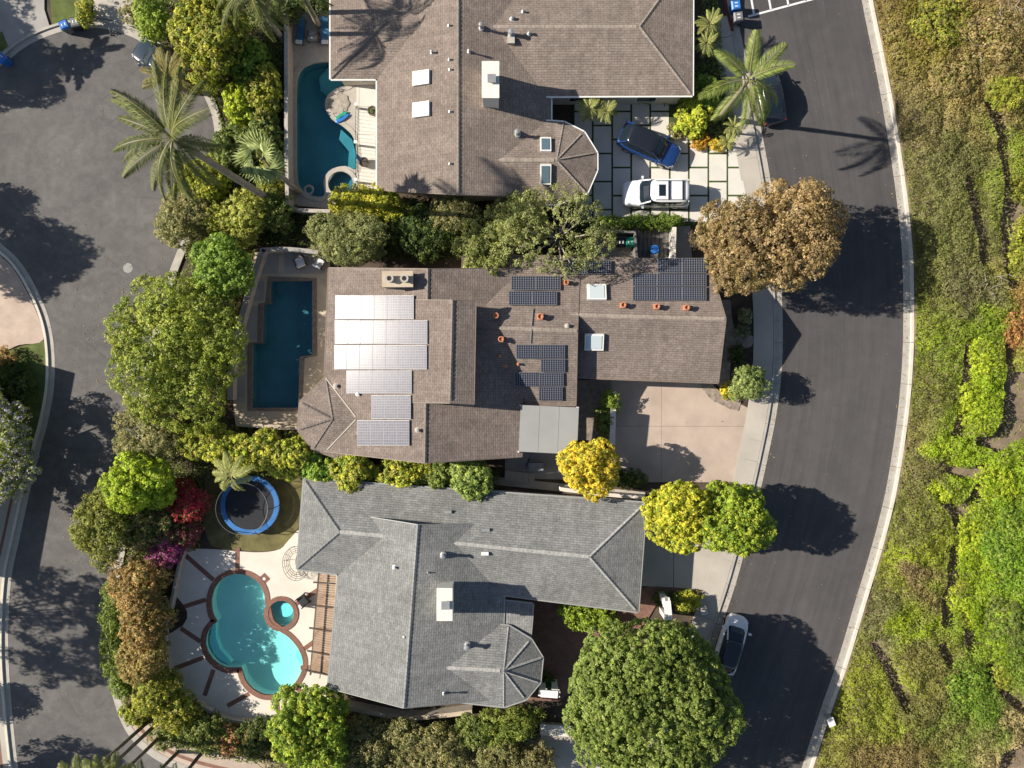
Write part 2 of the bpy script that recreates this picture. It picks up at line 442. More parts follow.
plain('plaster_aqua', (.68, .76, .72), .7, var=.05, scale=.6)
plain('plaster_blue', (.08, .235, .29), .75, var=.15, scale=.8)
plain('plaster_teal', (.13, .32, .37), .75, var=.14, scale=.7)
plain('plaster_step', (.5, .8, .78), .7, var=.04)
plain('road_paint', (.72, .72, .7), .8, var=.12, scale=5)
plain('manhole_metal', (.3, .29, .27), .8, var=.15)
plain('sand', (.3, .235, .165), .95, var=.3, scale=2, bmp=.5, fine=12)
plain('rock', (.33, .29, .24), .9, var=.3, scale=2.5, bmp=.6, fine=8)
watermat('water_aqua', (.57, .94, .95)); watermat('water_blue', (.62, .82, .86)); watermat('water_teal', (.5, .8, .84))
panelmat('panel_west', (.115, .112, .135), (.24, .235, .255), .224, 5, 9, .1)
plain('panel_frame', (.2, .2, .215), .5, .2)
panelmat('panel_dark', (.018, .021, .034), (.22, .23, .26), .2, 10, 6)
paint('car_white', (.74, .74, .75), .3); paint('car_blue', (.012, .045, .17), .22, 1.0); paint('car_black', (.012, .014, .02), .25, 1.0)
paint('car_slate', (.02, .035, .05), .25, 1.0)
m, nt, b = new_mat('car_glass'); b.inputs['Base Color'].default_value = (.012, .02, .028, 1); b.inputs['Roughness'].default_value = .05; b.inputs['Specular IOR Level'].default_value = .6
m, nt, b = new_mat('house_glass'); b.inputs['Base Color'].default_value = (.03, .045, .055, 1); b.inputs['Roughness'].default_value = .06
m, nt, b = new_mat('skylight_white'); b.inputs['Base Color'].default_value = (.5, .56, .58, 1); b.inputs['Roughness'].default_value = .2
m, nt, b = new_mat('skylight_dark'); b.inputs['Base Color'].default_value = (.1, .15, .18, 1); b.inputs['Roughness'].default_value = .12
m, nt, b = new_mat('lamp_clear'); b.inputs['Base Color'].default_value = (.7, .72, .75, 1); b.inputs['Roughness'].default_value = .1
m, nt, b = new_mat('lamp_red'); b.inputs['Base Color'].default_value = (.3, .012, .01, 1); b.inputs['Roughness'].default_value = .15
leafmat('leaf'); leafmat('leaf_stiff', .15)

# ------------------------------------------------------------------ ground, roads, kerbs, pavements
def slab_holes(name, outer, holes, z0, z1, mat, parent=None, kind=None):
    bm = bmesh.new(); es = []
    for loop in [outer] + list(holes):
        vs = [bm.verts.new((p[0], p[1], z1)) for p in loop]
        es += [bm.edges.new((vs[i], vs[(i + 1) % len(vs)])) for i in range(len(vs))]
    bmesh.ops.triangle_fill(bm, edges=es, use_beauty=True, use_dissolve=False)
    for f in bm.faces:
        f.normal_update()
        if f.normal.z < 0: f.normal_flip()
    if z0 < z1:
        r = bmesh.ops.extrude_edge_only(bm, edges=[e for e in bm.edges if e.is_boundary])
        for v in [g for g in r['geom'] if isinstance(g, bmesh.types.BMVert)]: v.co.z = z0
    bmesh.ops.recalc_face_normals(bm, faces=bm.faces)
    if sum(f.normal.z for f in bm.faces) < 0: bmesh.ops.reverse_faces(bm, faces=bm.faces)
    vs = [v.co.copy() for v in bm.verts]; fs = [[v.index for v in f.verts] for f in bm.faces]
    bm.free()
    o = mesh_obj(name, vs, fs, mat, parent)
    return tag(o, kind=kind)

def zc(pts, x0, y0, s): return [(x0 + x / s, y0 + y / s) for x, y in pts]

POOL3 = spline(zc([(480, 65), (540, 75), (590, 110), (615, 160), (622, 215), (640, 300), (690, 345), (735, 375), (775, 420), (800, 470), (805, 515),
                   (790, 565), (755, 615), (710, 645), (660, 662), (610, 660), (560, 635), (520, 590), (500, 532), (480, 530), (430, 530), (385, 510),
                   (350, 475), (328, 430), (325, 390), (335, 350), (360, 315), (378, 300), (362, 270), (353, 220), (355, 180), (375, 125), (420, 80)], 140, 560, 4.923), 3, True)
SPA3 = [(281.7 + 13.2 * math.cos(a * .2618), 613.2 + 13.6 * math.sin(a * .2618)) for a in range(24)]
POOL2 = [(271, 281), (313, 281), (313, 355), (300.5, 357), (299, 408), (252, 408), (253, 343.5), (262.5, 343.5), (263.5, 305), (270.5, 304)]
POOL1 = spline([(296.5, 90), (299, 74), (309, 65), (330, 62), (350, 66), (352, 84), (338, 89), (328, 97), (326, 108), (332, 119), (343, 126), (353, 136),
                (357, 150), (357, 170), (346, 167), (333, 170), (325, 182), (325, 196), (314, 197), (304, 192), (298, 183), (296.5, 160), (296.5, 120)], 3, True)
SPA1 = [(341 + 13 * math.cos(a * .2618), 184 + 12.5 * math.sin(a * .2618)) for a in range(24)]
holes = [W(POOL3), W(SPA3), W(POOL2), W(POOL1), W(SPA1)]
tag(slab_holes('ground', [(-420, -420), (420, -420), (420, 420), (-420, 420)], holes, 0, 0, MAT['soil']), kind='structure')

# right street
KR = [(838, -150), (850, -70), (862, 0), (870, 40), (880, 90), (890, 150), (897, 200), (902, 250), (903.5, 300), (903, 350), (899.5, 400), (893, 450), (884, 500),
      (871, 550), (856, 600), (838, 660), (820, 712), (802, 768), (780, 840), (755, 930)]
KL = [(718, -150), (727, -70), (734, 0), (744, 50), (753, 90), (762, 135), (771, 185), (777, 235), (781, 285), (782.5, 335), (781, 375), (776, 415), (768, 455), (759, 495),
      (747.5, 540), (735, 585), (720, 630), (703, 680), (683, 735), (665, 785), (635, 860), (610, 930)]
kr = W(spline(KR, 6)); kl = W(spline(KL, 6))
vs_, fs_, uv_ = [], [], []
nn_ = 8; arc = np.concatenate([[0], np.cumsum([math.dist(kr[i], kr[i + 1]) for i in range(len(kr) - 1)])])
klr = [kl[min(len(kl) - 1, int(round(i * (len(kl) - 1) / (len(kr) - 1))))] for i in range(len(kr))]
for i in range(len(kr)):
    for j in range(nn_ + 1):
        t = j / nn_; vs_.append((klr[i][0] * (1 - t) + kr[i][0] * t, klr[i][1] * (1 - t) + kr[i][1] * t, .004))
for i in range(len(kr) - 1):
    for j in range(nn_):
        q = [(i, j), (i + 1, j), (i + 1, j + 1), (i, j + 1)]; fs_.append([a * (nn_ + 1) + b_ for a, b_ in q]); uv_ += [(b_ / nn_ * 10.2, arc[a]) for a, b_ in q]
tag(mesh_obj('road', vs_, fs_, MAT['asphalt_new'], uv=uv_), kind='structure')
# kerbs: a gutter pan flush with the asphalt and a raised kerb behind it (lines run downwards: left = east)
kerb_run('gutter', kr, -.02, .495, -.05, .02, 'kerb_concrete')
kerb_run('kerb', kr, .5, .72, -.05, .14, 'kerb_bright')
kerb_run('gutter', kl, .02, -.515, -.05, .02, 'kerb_concrete')
kerb_run('kerb', kl, -.52, -.68, -.05, .14, 'kerb_concrete')
# red painted kerb by the parking bay
redl = W(spline([(730, -40), (733, 0), (740, 30)], 6))
strip('red_kerb', redl, -.5, -.72, .14, .144, MAT['red_paint'], kind='structure')
# west pavement in slabs
sw = empty('pavement', P(760, 400)); tag(sw, kind='structure')
ln = resample(kl, 1.52)
for i in range(len(ln) - 1):
    a, b2 = np.array(ln[i]), np.array(ln[i + 1]); t = (b2 - a) / np.linalg.norm(b2 - a); nrm = np.array((-t[1], t[0]))
    a = a + t * .012; b2 = b2 - t * .012; wd = 2.15
    if a[1] > P(0, 8).y or b2[1] < P(0, 800).y: continue
    MB().prism([a - nrm * .70, b2 - nrm * .70, b2 - nrm * wd, a - nrm * wd], -.02, .13 + R.uniform(-.004, .004)).build('slab', MAT['concrete'], sw)
# painted bay at the top of the street
bay = empty('parking_bay_marking', P(790, 0)); tag(bay, kind='structure')
for a, b2 in [((748, 16.5), (815, -1.5)), ((754, 14.5), (748, -20)), ((771, 10), (765, -22)), ((788.5, 5.5), (783, -24)), ((806, 1), (800, -26))]:
    MB().beam(P(*a, .008), P(*b2, .008), .14, .008).build('painted_line', MAT['road_paint'], bay)

# left street with its turning head
LK = [(-90, 160), (-45, 205), (0, 243), (20, 262), (37, 290), (49, 320), (54, 350), (54, 385), (48, 420), (40, 450), (30, 490), (19, 540), (11, 580), (8, 640), (11, 700), (18, 768), (30, 850), (40, 930)]
TK = [(-110, 130), (-60, 100), (0, 66), (22, 49), (45, 37), (72, 29), (100, 28), (128, 35), (150, 47), (180, 66), (202, 92), (214, 125), (213, 165), (198, 208), (178, 250),
      (160, 300), (148, 350), (140, 410), (132, 470), (122, 530), (113, 575), (108, 620), (107, 655), (112, 692), (124, 727), (143, 750), (178, 770), (235, 785), (330, 800)]
lk = W(spline(LK, 6)); tk = W(spline(TK, 6))
slab('road', lk + [tuple(P(330, 930))[:2]] + tk[::-1], -.05, .004, MAT['asphalt_old'], kind='structure')
strip('gutter', lk, .02, -.4, -.05, .016, MAT['kerb_concrete'], kind='structure')
strip('kerb', lk, -.4, -.58, -.05, .14, MAT['kerb_bright'], kind='structure')
strip('gutter', tk, -.02, .42, -.05, .016, MAT['kerb_concrete'], kind='structure')
strip('kerb', tk, .42, .6, -.05, .14, MAT['kerb_concrete'], kind='structure')
# pavement with a red brick band at the lower left
i0 = next(i for i, p in enumerate(tk) if p[1] < P(0, 655).y)
strip('pavement', tk[i0:], .6, 2.3, -.02, .12, MAT['concrete_warm'], kind='structure')
strip('brick_band', tk[i0:], .95, 1.2, .1, .126, MAT['brick_red'], kind='structure')
# pavement on the far left
j0 = next(i for i, p in enumerate(lk) if p[1] < P(0, 470).y)
strip('pavement', lk[j0:], -.58, -3.2, -.02, .12, MAT['concrete'], kind='structure')
strip('brick_band', lk[j0:], -1.0, -1.2, .1, .126, MAT['brick_red'], kind='structure')
tag(slab('paved_drive', W(spline([(-70, 258), (-20, 245), (8, 262), (24, 285), (37, 312), (44, 340), (20, 345), (0, 352), (-60, 360)], 4, True)), -.02, .11, MAT['pink_paving']), kind='structure')
tag(slab('lawn', W([(-60, 362), (0, 354), (20, 347), (45, 341), (47.5, 370), (45, 400), (38, 430), (28, 470), (-60, 480)]), -.02, .10, MAT['lawn']), kind='structure')
# the top-left plots
tag(slab('drive', W([(-80, 80), (-40, -60), (45, -60), (45, 10), (50, 26), (28, 37), (8, 51), (-10, 64)]), -.02, .1, MAT['deck_grey']), kind='structure')
tag(slab('lawn', W([(46, -60), (92, -60), (92, 18), (72, 20), (53, 25)]), -.02, .1, MAT['lawn']), kind='structure')
tag(slab('drive', W([(94, -60), (141, -60), (141, 28), (128, 26), (110, 20), (94, 18)]), -.02, .1, MAT['concrete']), kind='structure')
tag(slab('lawn', W([(-40, 50), (3, 32), (9, 47), (-10, 62), (-60, 90)]), .1, .112, MAT['lawn']), kind='structure')
tag(MB().lathe(P(128, 268), [(.36, 0), (.36, .012), (.3, .014), (.28, .01), (.05, .012)], 20).build('manhole_cover', MAT['manhole_metal']),
    'pale round manhole cover in the middle of the worn street', 'manhole')

# ------------------------------------------------------------------ pools
def pool(outline_px, depth, floor_mat, water_mat, label, cop_w, cop_mat, steps=(), cz=.165):
    w = W(outline_px); c = np.mean(np.array(w), 0)
    e = empty('swimming_pool', (c[0], c[1], 0), label, 'pool')
    a = sum(w[i][0] * w[(i + 1) % len(w)][1] - w[(i + 1) % len(w)][0] * w[i][1] for i in range(len(w)))
    if a < 0: w = w[::-1]
    n = len(w); mb = MB(); wi = offset(w, -.015, True)
    vs = [(*p, .06) for p in wi] + [(*p, -depth) for p in wi]
    mb.add(vs, [[(i + 1) % n, i, n + i, n + (i + 1) % n] for i in range(n)] + [list(range(n, 2 * n))])
    mb.build('basin', MAT[floor_mat], e)
    mesh_obj('water', [(*p, -.03) for p in wi], [list(range(n))], MAT[water_mat], e)
    if cop_w: strip('coping', w, .03, -cop_w, -.04, cz, MAT[cop_mat], e, closed=True)
    for pts, z in steps:
        MB().prism(W(pts), -depth - .01, z).build('step', MAT['plaster_step'] if floor_mat == 'plaster_aqua' else MAT[floor_mat], e)
    return e
pool(POOL3, 1.0, 'plaster_aqua', 'water_aqua', 'cloverleaf turquoise pool with red brick coping', .34, 'brick_red',
     steps=[([(x, y) for x, y in zc([(345, 330), (362, 318), (362, 390), (385, 450), (420, 490), (440, 515), (425, 524), (385, 504), (352, 470), (333, 428), (331, 390)], 140, 560, 4.923)], -.45),
            (zc([(796, 480), (798, 515), (785, 520), (765, 500), (758, 475), (768, 450), (785, 445)], 140, 560, 4.923), -.4)])
pool(SPA3, .7, 'plaster_aqua', 'water_aqua', 'small round turquoise spa with brick rim beside the cloverleaf pool', .3, 'brick_red', cz=.19,
     steps=[([(285 + 6.8 * math.cos(a * .35), 611 + 7 * math.sin(a * .35)) for a in range(18)], -.25)])
pool(POOL2, 1.05, 'plaster_blue', 'water_blue', 'deep blue rectangular pool with stepped sides and brown stone coping', .36, 'coping_stone')
pool(POOL1, 1.05, 'plaster_teal', 'water_teal', 'dark teal freeform pool curving round a rock island', .3, 'coping_light',
     steps=[([(330, 64), (349, 68), (350, 83), (338, 87), (327, 95), (320, 90), (318, 76)], -.3), ([(340, 128), (351, 138), (355, 152), (355, 168), (347, 166), (348, 150), (338, 138)], -.35)])
pool(SPA1, .6, 'plaster_blue', 'water_blue', 'round stone-rimmed spa at the end of the teal pool', .3, 'coping_light', cz=.2)

# pool terraces
DECK3 = spline([(182, 548), (178, 570), (172, 600), (167, 622), (165, 645), (170, 670), (181, 690), (200, 706), (225, 717), (262, 722)], 5) + \
    [(300, 716), (334, 690), (338, 640), (342, 560), (330, 535), (298, 530)] + spline([(298, 530), (289, 540), (280, 549), (262, 552), (240, 551), (215, 549), (182, 548)], 3)[1:-1]
def circ(cx, cy, r, n=24): return [(cx + r * math.cos(2 * math.pi * k / n), cy + r * math.sin(2 * math.pi * k / n)) for k in range(n)]
def grown(poly, dd):
    w = W(poly); a = sum(w[i][0] * w[(i + 1) % len(w)][1] - w[(i + 1) % len(w)][0] * w[i][1] for i in range(len(w)))
    return offset(w, -dd if a > 0 else dd, True)
slab_holes('pool_terrace', W(DECK3), [grown(POOL3, .02), grown(SPA3, .02)], -.02, .13, MAT['deck_cream'], kind='structure')
z3 = lambda pts: zc(pts, 140, 560, 4.923)
bb = empty('terrace_brick_bands', P(240, 640)); tag(bb, kind='structure')
for a, b2 in [((222, -25), (362, 98)), ((480, -60), (480, 45)), ((215, 230), (325, 195)), ((200, 335), (298, 402)), ((168, 535), (312, 480)), ((362, 540), (318, 668)), ((538, 658), (430, 718)),
              ((668, 665), (680, 745)), ((770, 215), (880, 145)), ((805, 440), (860, 400)), ((790, 530), (850, 528)), ((770, 630), (805, 655))]:
    (x0, y0), (x1, y1) = z3([a, b2]); MB().beam(P(x0, y0, .128), P(x1, y1, .128), .33, .02).build('brick_band', MAT['brick_red'], bb)
x0, y0 = z3([(612, 92)])[0]
MB().box(P(x0, y0, .133), (.62, .62, .022), .75).build('brick_diamond', MAT['brick_red'], bb)
MB().lathe(P(x0, y0, .1), [(.11, 0), (.11, .055), (.02, .06)], 14).build('skimmer_lid', MAT['white_trim'], bb)
tag(slab('dry_lawn', W(spline([(205, 478), (300, 478), (303, 500), (298, 529), (289, 541), (279, 549), (260, 551), (240, 550), (212, 546), (203, 520)], 2)), -.02, .09, MAT['dry_lawn']), kind='structure')
DECK2 = [(255, 252), (330, 252), (332, 425), (236, 424), (233, 395), (236, 360), (243, 315)]
slab_holes('pool_terrace', W(DECK2), [grown(POOL2, .02)], -.02, .13, MAT['deck_tan'], kind='structure')
t2 = empty('terrace_paving', P(262, 330)); tag(t2, kind='structure')
for pts in [[(262, 250), (280, 250), (279, 274), (257, 274)], [(285, 250), (326, 251), (325, 274), (285, 274)], [(256, 281), (265, 281), (264, 301), (250, 301)], [(249, 306), (259, 306), (257, 340), (241, 340)],
            [(240, 346), (247, 346), (246, 372), (237, 372)], [(237, 375), (246, 375), (246, 403), (236, 403)]]:
    MB().prism(W(pts), .1, .15).build('paving_slab', MAT['deck_grey'], t2)
DECK1 = [(287, 10), (331, 10), (376, 80), (376, 200), (330, 209), (288, 205)]
slab_holes('pool_terrace', W(DECK1), [grown(POOL1, .02), grown(SPA1, .02)], -.02, .13, MAT['coping_light'], kind='structure')
wt = empty('white_paving', P(366, 130)); tag(wt, kind='structure')
for k in range(4):
    for q, (xa, xb) in enumerate(((357, 359.4), (359.7, 376.5))):
        ya = 80 + k * 27.5; MB().prism(W([(xa, ya + .3), (xb, ya + .3), (xb, ya + 27.2), (xa, ya + 27.2)]), .1, .155).build('paving_slab', MAT['concrete_white'], wt)

# ------------------------------------------------------------------ drives
dj = slab('drive_base', W([(573, 96), (690, 96), (700, 135), (722, 142), (737, 139), (752, 200), (757, 226), (573, 226)]), -.02, .10, MAT['joint_grass'], kind='structure')
pv = empty('paver_drive', P(660, 165)); tag(pv, kind='structure')
cols = [(573.5, 592.5), (592.5, 612), (612, 631), (631, 650), (650, 669.5), (669.5, 688.5), (688.5, 708), (708, 727), (727, 746)]
edge = lambda y: 733 + (y - 135) * .235
for i, (xa, xb) in enumerate(cols):
    y = (126 - 56) if i % 2 else (140 - 56)
    while y < 222:
        ya, yb = max(y, 98), min(y + 28, 223)
        if i >= 5: ya = max(ya, {5: 128, 6: 136, 7: 142, 8: 141}[i])
        if yb - ya > 5:
            g = .95; q = [(xa + g, ya + g), (xb - g, ya + g), (xb - g, yb - g), (xa + g, yb - g)]
            q = [(min(x, edge(yy) - .6), yy) for x, yy in q]
            if q[1][0] - q[0][0] > 3: MB().prism(W(q), .05, .135 + R.uniform(-.004, .004)).build('paver', MAT['concrete_white'], pv)
        y += 28
tag(slab('apron', W([(734, 136), (743, 136), (754, 190), (760, 226), (748, 226), (746, 190)]), -.02, .128, MAT['concrete']), kind='structure')
d2 = empty('concrete_drive', P(680, 430)); tag(d2, kind='structure')
for q in [[(611, 372), (661, 372), (661, 426), (611, 426)], [(661.25, 372), (704, 372), (716, 392), (752, 410), (750, 426), (661.25, 426)], [(611, 426.25), (661, 426.25), (661, 482), (611, 482)], [(661.25, 426.25), (750, 426.25), (744, 458), (736, 482), (661.25, 482)]]:
    MB().prism(W(q), -.02, .115).build('drive_slab', MAT['concrete_warm'], d2)
d3 = empty('concrete_drive', P(680, 565)); tag(d3, kind='structure')
for q in [[(630, 520), (673, 520), (673, 587), (630, 585)], [(673.5, 520), (732, 520), (716, 591), (673.5, 587)]]:
    MB().prism(W(q), -.02, .118).build('drive_slab', MAT['concrete'], d3)
tag(slab('courtyard', W([(500, 590), (640, 588), (652, 585), (706, 591), (703, 597), (660, 597), (655, 606), (635, 640), (560, 700), (520, 700)]), -.02, .115, MAT['courtyard_brick']), kind='structure')
tag(slab('side_path', W([(470, 474), (645, 492), (645, 500), (470, 482)]), -.02, .1, MAT['concrete']), kind='structure')
tag(slab('yard', W([(505, 448), (590, 455), (590, 480), (505, 478)]), -.02, .09, MAT['deck_grey']), kind='structure')
tag(slab('yard', W([(575, 380), (611, 380), (611, 440), (575, 440)]), -.02, .095, MAT['flagstone']), kind='structure')
tag(slab('side_yard', W([(588, 228), (690, 226), (692, 264), (588, 266)]), -.02, .07, MAT['deck_grey']), kind='structure')
tag(slab('garden_bed', W([(712, 318), (752, 300), (756, 360), (746, 408), (722, 400)]), -.02, .08, MAT['mulch']), kind='structure')
# flagstone edging at the corner of the middle drive
fe = empty('flagstone_edging', P(722, 395)); tag(fe, kind='structure')
fl = W(spline([(699, 383), (704, 393), (713, 401), (726, 408), (742, 413)], 6)); R2 = random.Random(3)
fl = resample(fl, .62)
for i in range(len(fl) - 1):
    for d0, d1 in ((.02, .38), (.42, .85)):
        a, b2 = np.array(fl[i]), np.array(fl[i + 1]); t = (b2 - a) / np.linalg.norm(b2 - a); nrm = np.array((-t[1], t[0])); j = lambda: R2.uniform(-.05, .05)
        q = [a + t * .03 + nrm * (d0 + j()), b2 - t * .03 + nrm * (d0 + j()), b2 - t * .03 + nrm * (d1 + j()), a + t * .03 + nrm * (d1 + j())]
        MB().prism([tuple(x) for x in q], 0, .15 + R2.uniform(-.01, .02)).build('stone', MAT['flagstone'], fe)
tag(slab('garden_path', W(spline([(718, 300), (725, 330), (722, 360), (717, 385), (728, 385), (731, 360), (740, 350), (751, 346), (752, 336), (735, 332), (730, 300)], 3)), .05, .11, MAT['flagstone']), kind='structure')

# ------------------------------------------------------------------ houses
def px_poly(vs): return [tuple(P(*v)) for v in vs]

def roof_mesh(name, verts, faces, mat, parent, th=.2):
    """planes given as pixel vertices with heights; closed downwards by th; UVs run along eave and slope"""
    top = [P(*v) for v in verts]; n = len(top)
    fs = []
    for f in faces:
        a = Vector((0, 0, 0)); 
        for i in range(len(f)): a += top[f[i]].cross(top[f[(i + 1) % len(f)]])
        fs.append(list(f) if a.z > 0 else list(f)[::-1])
    ed = {}
    for f in fs:
        for i in range(len(f)): ed[(f[i], f[(i + 1) % len(f)])] = 1
    bnd = [e for e in ed if (e[1], e[0]) not in ed]
    vs = top + [v - Vector((0, 0, th)) for v in top]
    allf = fs + [[i + n for i in f[::-1]] for f in fs] + [[b, a, a + n, b + n] for a, b in bnd]
    uv = []
    for k, f in enumerate(allf):
        nn = Vector((0, 0, 0))
        for i in range(len(f)): nn += vs[f[i]].cross(vs[f[(i + 1) % len(f)]])
        nn.normalize()
        u = Vector((0, 0, 1)).cross(nn)
        if u.length < .02: u = Vector((1, 0, 0))
        u.normalize(); w = nn.cross(u)
        off = (k * 1.37) % 3
        for i in f: uv.append((vs[i].dot(u) + off, vs[i].dot(w)))
    o = mesh_obj(name, vs, allf, mat, parent, uv=uv)
    return o, top, fs, bnd

def wing(house, verts, faces, mat, wall_mat, caps=(), gutters=True, windows=True, capmat=None, inset=.5):
    o, top, fs, bnd = roof_mesh('roof', verts, faces, mat, house)
    nxt = dict(bnd); start = bnd[0][0]; loop = [start]
    while nxt[loop[-1]] != start: loop.append(nxt[loop[-1]])
    c = sum((top[i] for i in loop), Vector()) / len(loop)
    ins = []
    for i in loop:
        v = top[i]; dd = Vector((c.x - v.x, c.y - v.y, 0)); l = dd.length
        ins.append(v + dd / l * min(inset * 1.3, l * .4))
    n = len(loop)
    vs = [(p.x, p.y, -.05) for p in ins] + [(p.x, p.y, p.z - .06) for p in ins]
    mesh_obj('wall', vs, [[i, (i + 1) % n, n + (i + 1) % n, n + i] for i in range(n)], wall_mat, house)
    if gutters:
        for a, b2 in bnd:
            A, B = top[a], top[b2]
            if abs(A.z - B.z) < .25:
                d = (B - A).normalized(); nrm = Vector((d.y, -d.x, 0)) * .05
                MB().beam(A + nrm + Vector((0, 0, -.07)), B + nrm + Vector((0, 0, -.07)), .1, .11).build('gutter', MAT['brown_trim' if mat is MAT['shingle_brown_two'] else 'canopy_metal' if mat is MAT['shingle_grey'] else 'white_trim'], o)
            else:
                d = (B - A).normalized(); nrm = Vector((d.y, -d.x, 0)).normalized() * .022
                MB().beam(A + nrm + Vector((0, 0, -.08)), B + nrm + Vector((0, 0, -.08)), .04, .17).build('bargeboard', MAT['brown_trim'] if wall_mat is MAT['stucco_cream'] else MAT['canopy_metal'], o)
    for a, b2 in caps:
        A, B = top[a], top[b2]; L = (B - A).length; k = int(L / .3); mb = MB(); d = (B - A) / L
        s = d.cross(Vector((0, 0, 1))).normalized()
        for q in range(k):
            p0 = A + d * (q * .3); p1 = A + d * (q * .3 + .29); h0 = .05; h1 = .03
            vv = [p0 + s * .13 + Vector((0, 0, -.02)), p0 + Vector((0, 0, h0)), p0 - s * .13 + Vector((0, 0, -.02)), p1 + s * .12 + Vector((0, 0, -.03)), p1 + Vector((0, 0, h1)), p1 - s * .12 + Vector((0, 0, -.03))]
            mb.add(vv, [[0, 1, 4, 3], [1, 2, 5, 4], [2, 1, 0], [3, 4, 5]])
        if k > 0:
            cc = mb.build('ridge_cap', MAT['cap_grey'] if mat is MAT['shingle_grey'] else MAT['cap_brown'], o)
            cc.data.uv_layers.new(name='UVMap')
    if windows:
        for i in range(n):
            A, B = ins[i], ins[(i + 1) % n]
            if abs(A.z - B.z) > .3: continue
            L = math.hypot(B.x - A.x, B.y - A.y)
            if L < 2.6: continue
            d = Vector((B.x - A.x, B.y - A.y, 0)).normalized(); nrm = Vector((d.y, -d.x, 0)); cnt = max(1, int(L / 4.2))
            for q in range(cnt):
                c0 = Vector((A.x, A.y, 1.45)) + d * (L * (q + .5) / cnt); rz = math.atan2(d.y, d.x)
                wf = MB().box(c0 + nrm * .02, (1.5, .09, 1.25), rz).build('window', MAT['white_trim'], house)
                MB().box(c0 + nrm * .045, (1.34, .06, 1.09), rz).build('pane', MAT['house_glass'], wf)
    return o, top

def on_plane(top, tri):
    """height of the roof plane through three points as a function of pixel"""
    a, b2, c = [top[i] for i in tri]; nn = (b2 - a).cross(c - a)
    def at(px, py):
        # ray from camera through pixel meets plane
        o = Vector((0, 0, H)); dr = Vector(((px - 512) / F, (384 - py) / F, -1))
        t = (a - o).dot(nn) / dr.dot(nn); return o + dr * t
    nn = nn.normalized(); 
    if nn.z < 0: nn = -nn
    return at, nn

def vent(parent, at, nn, px, py, r=.06, h=.45, mat='galvanised', kind='vent_pipe'):
    p = at(px, py); mb = MB()
    mb.lathe(p - Vector((0, 0, .12)), [(r * 2.4, 0), (r * 2.2, .16), (r, .2), (r, h), (r * 1.5, h + .01), (r * 1.5, h + .07), (r * .3, h + .1)], 10)
    return mb.build(kind, MAT[mat], parent, smooth=False)

def terracotta_pot(parent, at, nn, px, py, s=1.0):
    p = at(px, py) - Vector((0, 0, .15)); mb = MB()
    mb.box(p + Vector((0, 0, .2)), (.46 * s, .46 * s, .3)); mb.lathe(p + Vector((0, 0, .34)), [(.17 * s, 0), (.19 * s, .2), (.25 * s, .24), (.25 * s, .3), (.17 * s, .31), (.15 * s, .2)], 14)
    return mb.build('vent_cowl', MAT['terracotta'], parent)

def skylight(parent, at, nn, cx, cy, wpx, hpx, glass='skylight_white', hgt=.22):
    p = at(cx, cy); k = (H - p.z) / F; w, h = wpx * k, hpx * k
    q = nn.to_track_quat('Z', 'Y'); M = q.to_matrix()
    u = Vector((1, 0, 0)); u = (u - nn * u.dot(nn)).normalized(); v = nn.cross(u)
    def pt(x, y, z): return p + u * x + v * y + nn * z
    def bx(x0, x1, y0, y1, z0, z1):
        vs = [pt(x, y, z) for z in (z0, z1) for x, y in ((x0, y0), (x1, y0), (x1, y1), (x0, y1))]
        return vs, [[3, 2, 1, 0], [4, 5, 6, 7], [0, 1, 5, 4], [1, 2, 6, 5], [2, 3, 7, 6], [3, 0, 4, 7]]
    f = MB().add(*bx(-w / 2, w / 2, -h / 2, h / 2, -.1, hgt)).build('skylight', MAT['white_trim'], parent)
    vs, fs = bx(-w / 2 + .07, w / 2 - .07, -h / 2 + .07, h / 2 - .07, hgt - .02, hgt + .03)
    for i in (4, 5, 6, 7): vs[i] = vs[i] + (p + nn * (hgt + .03) - vs[i]) * .12
    MB().add(vs, fs).build('pane', MAT[glass], f)
    return f

def solar(house_name, label, at, nn, rects, mat, group=None):
    """rects: pixel quads, each one panel lying just above the roof plane"""
    cx = sum(r[0] + r[2] for r in rects) / 2 / len(rects); cy = sum(r[1] + r[3] for r in rects) / 2 / len(rects)
    e = empty('solar_array', at(cx, cy), label, 'solar panels', 'rooftop solar arrays')
    for (xa, ya, xb, yb) in rects:
        g = .12; q = [at(xa + g, yb - g), at(xb - g, yb - g), at(xb - g, ya + g), at(xa + g, ya + g)]
        tp = [p + nn * .16 for p in q]; bt = [p + nn * .115 for p in q]
        fr = MB().add(bt + tp, [[3, 2, 1, 0], [4, 5, 6, 7], [0, 1, 5, 4], [1, 2, 6, 5], [2, 3, 7, 6], [3, 0, 4, 7]]).build('panel', MAT['panel_frame'], e)
        c = sum(tp, Vector()) / 4
        gl = [p + (c - p) * .035 + nn * .006 for p in tp]
        mesh_obj('panel_glass', gl, [[0, 1, 2, 3]], MAT[mat], fr, uv=[(0, 0), (1, 0), (1, 1), (0, 1)])
    mb = MB()
    for (xa, ya, xb, yb) in rects:   # mounting feet
        for x, y in ((xa + 2, ya + 2), (xb - 2, yb - 2), (xa + 2, yb - 2), (xb - 2, ya + 2)):
            p = at(x, y); mb.beam(p - nn * .05, p + nn * .12, .05, .05)
    mb.build('mounting_feet', MAT['galvanised'], e)
    return e

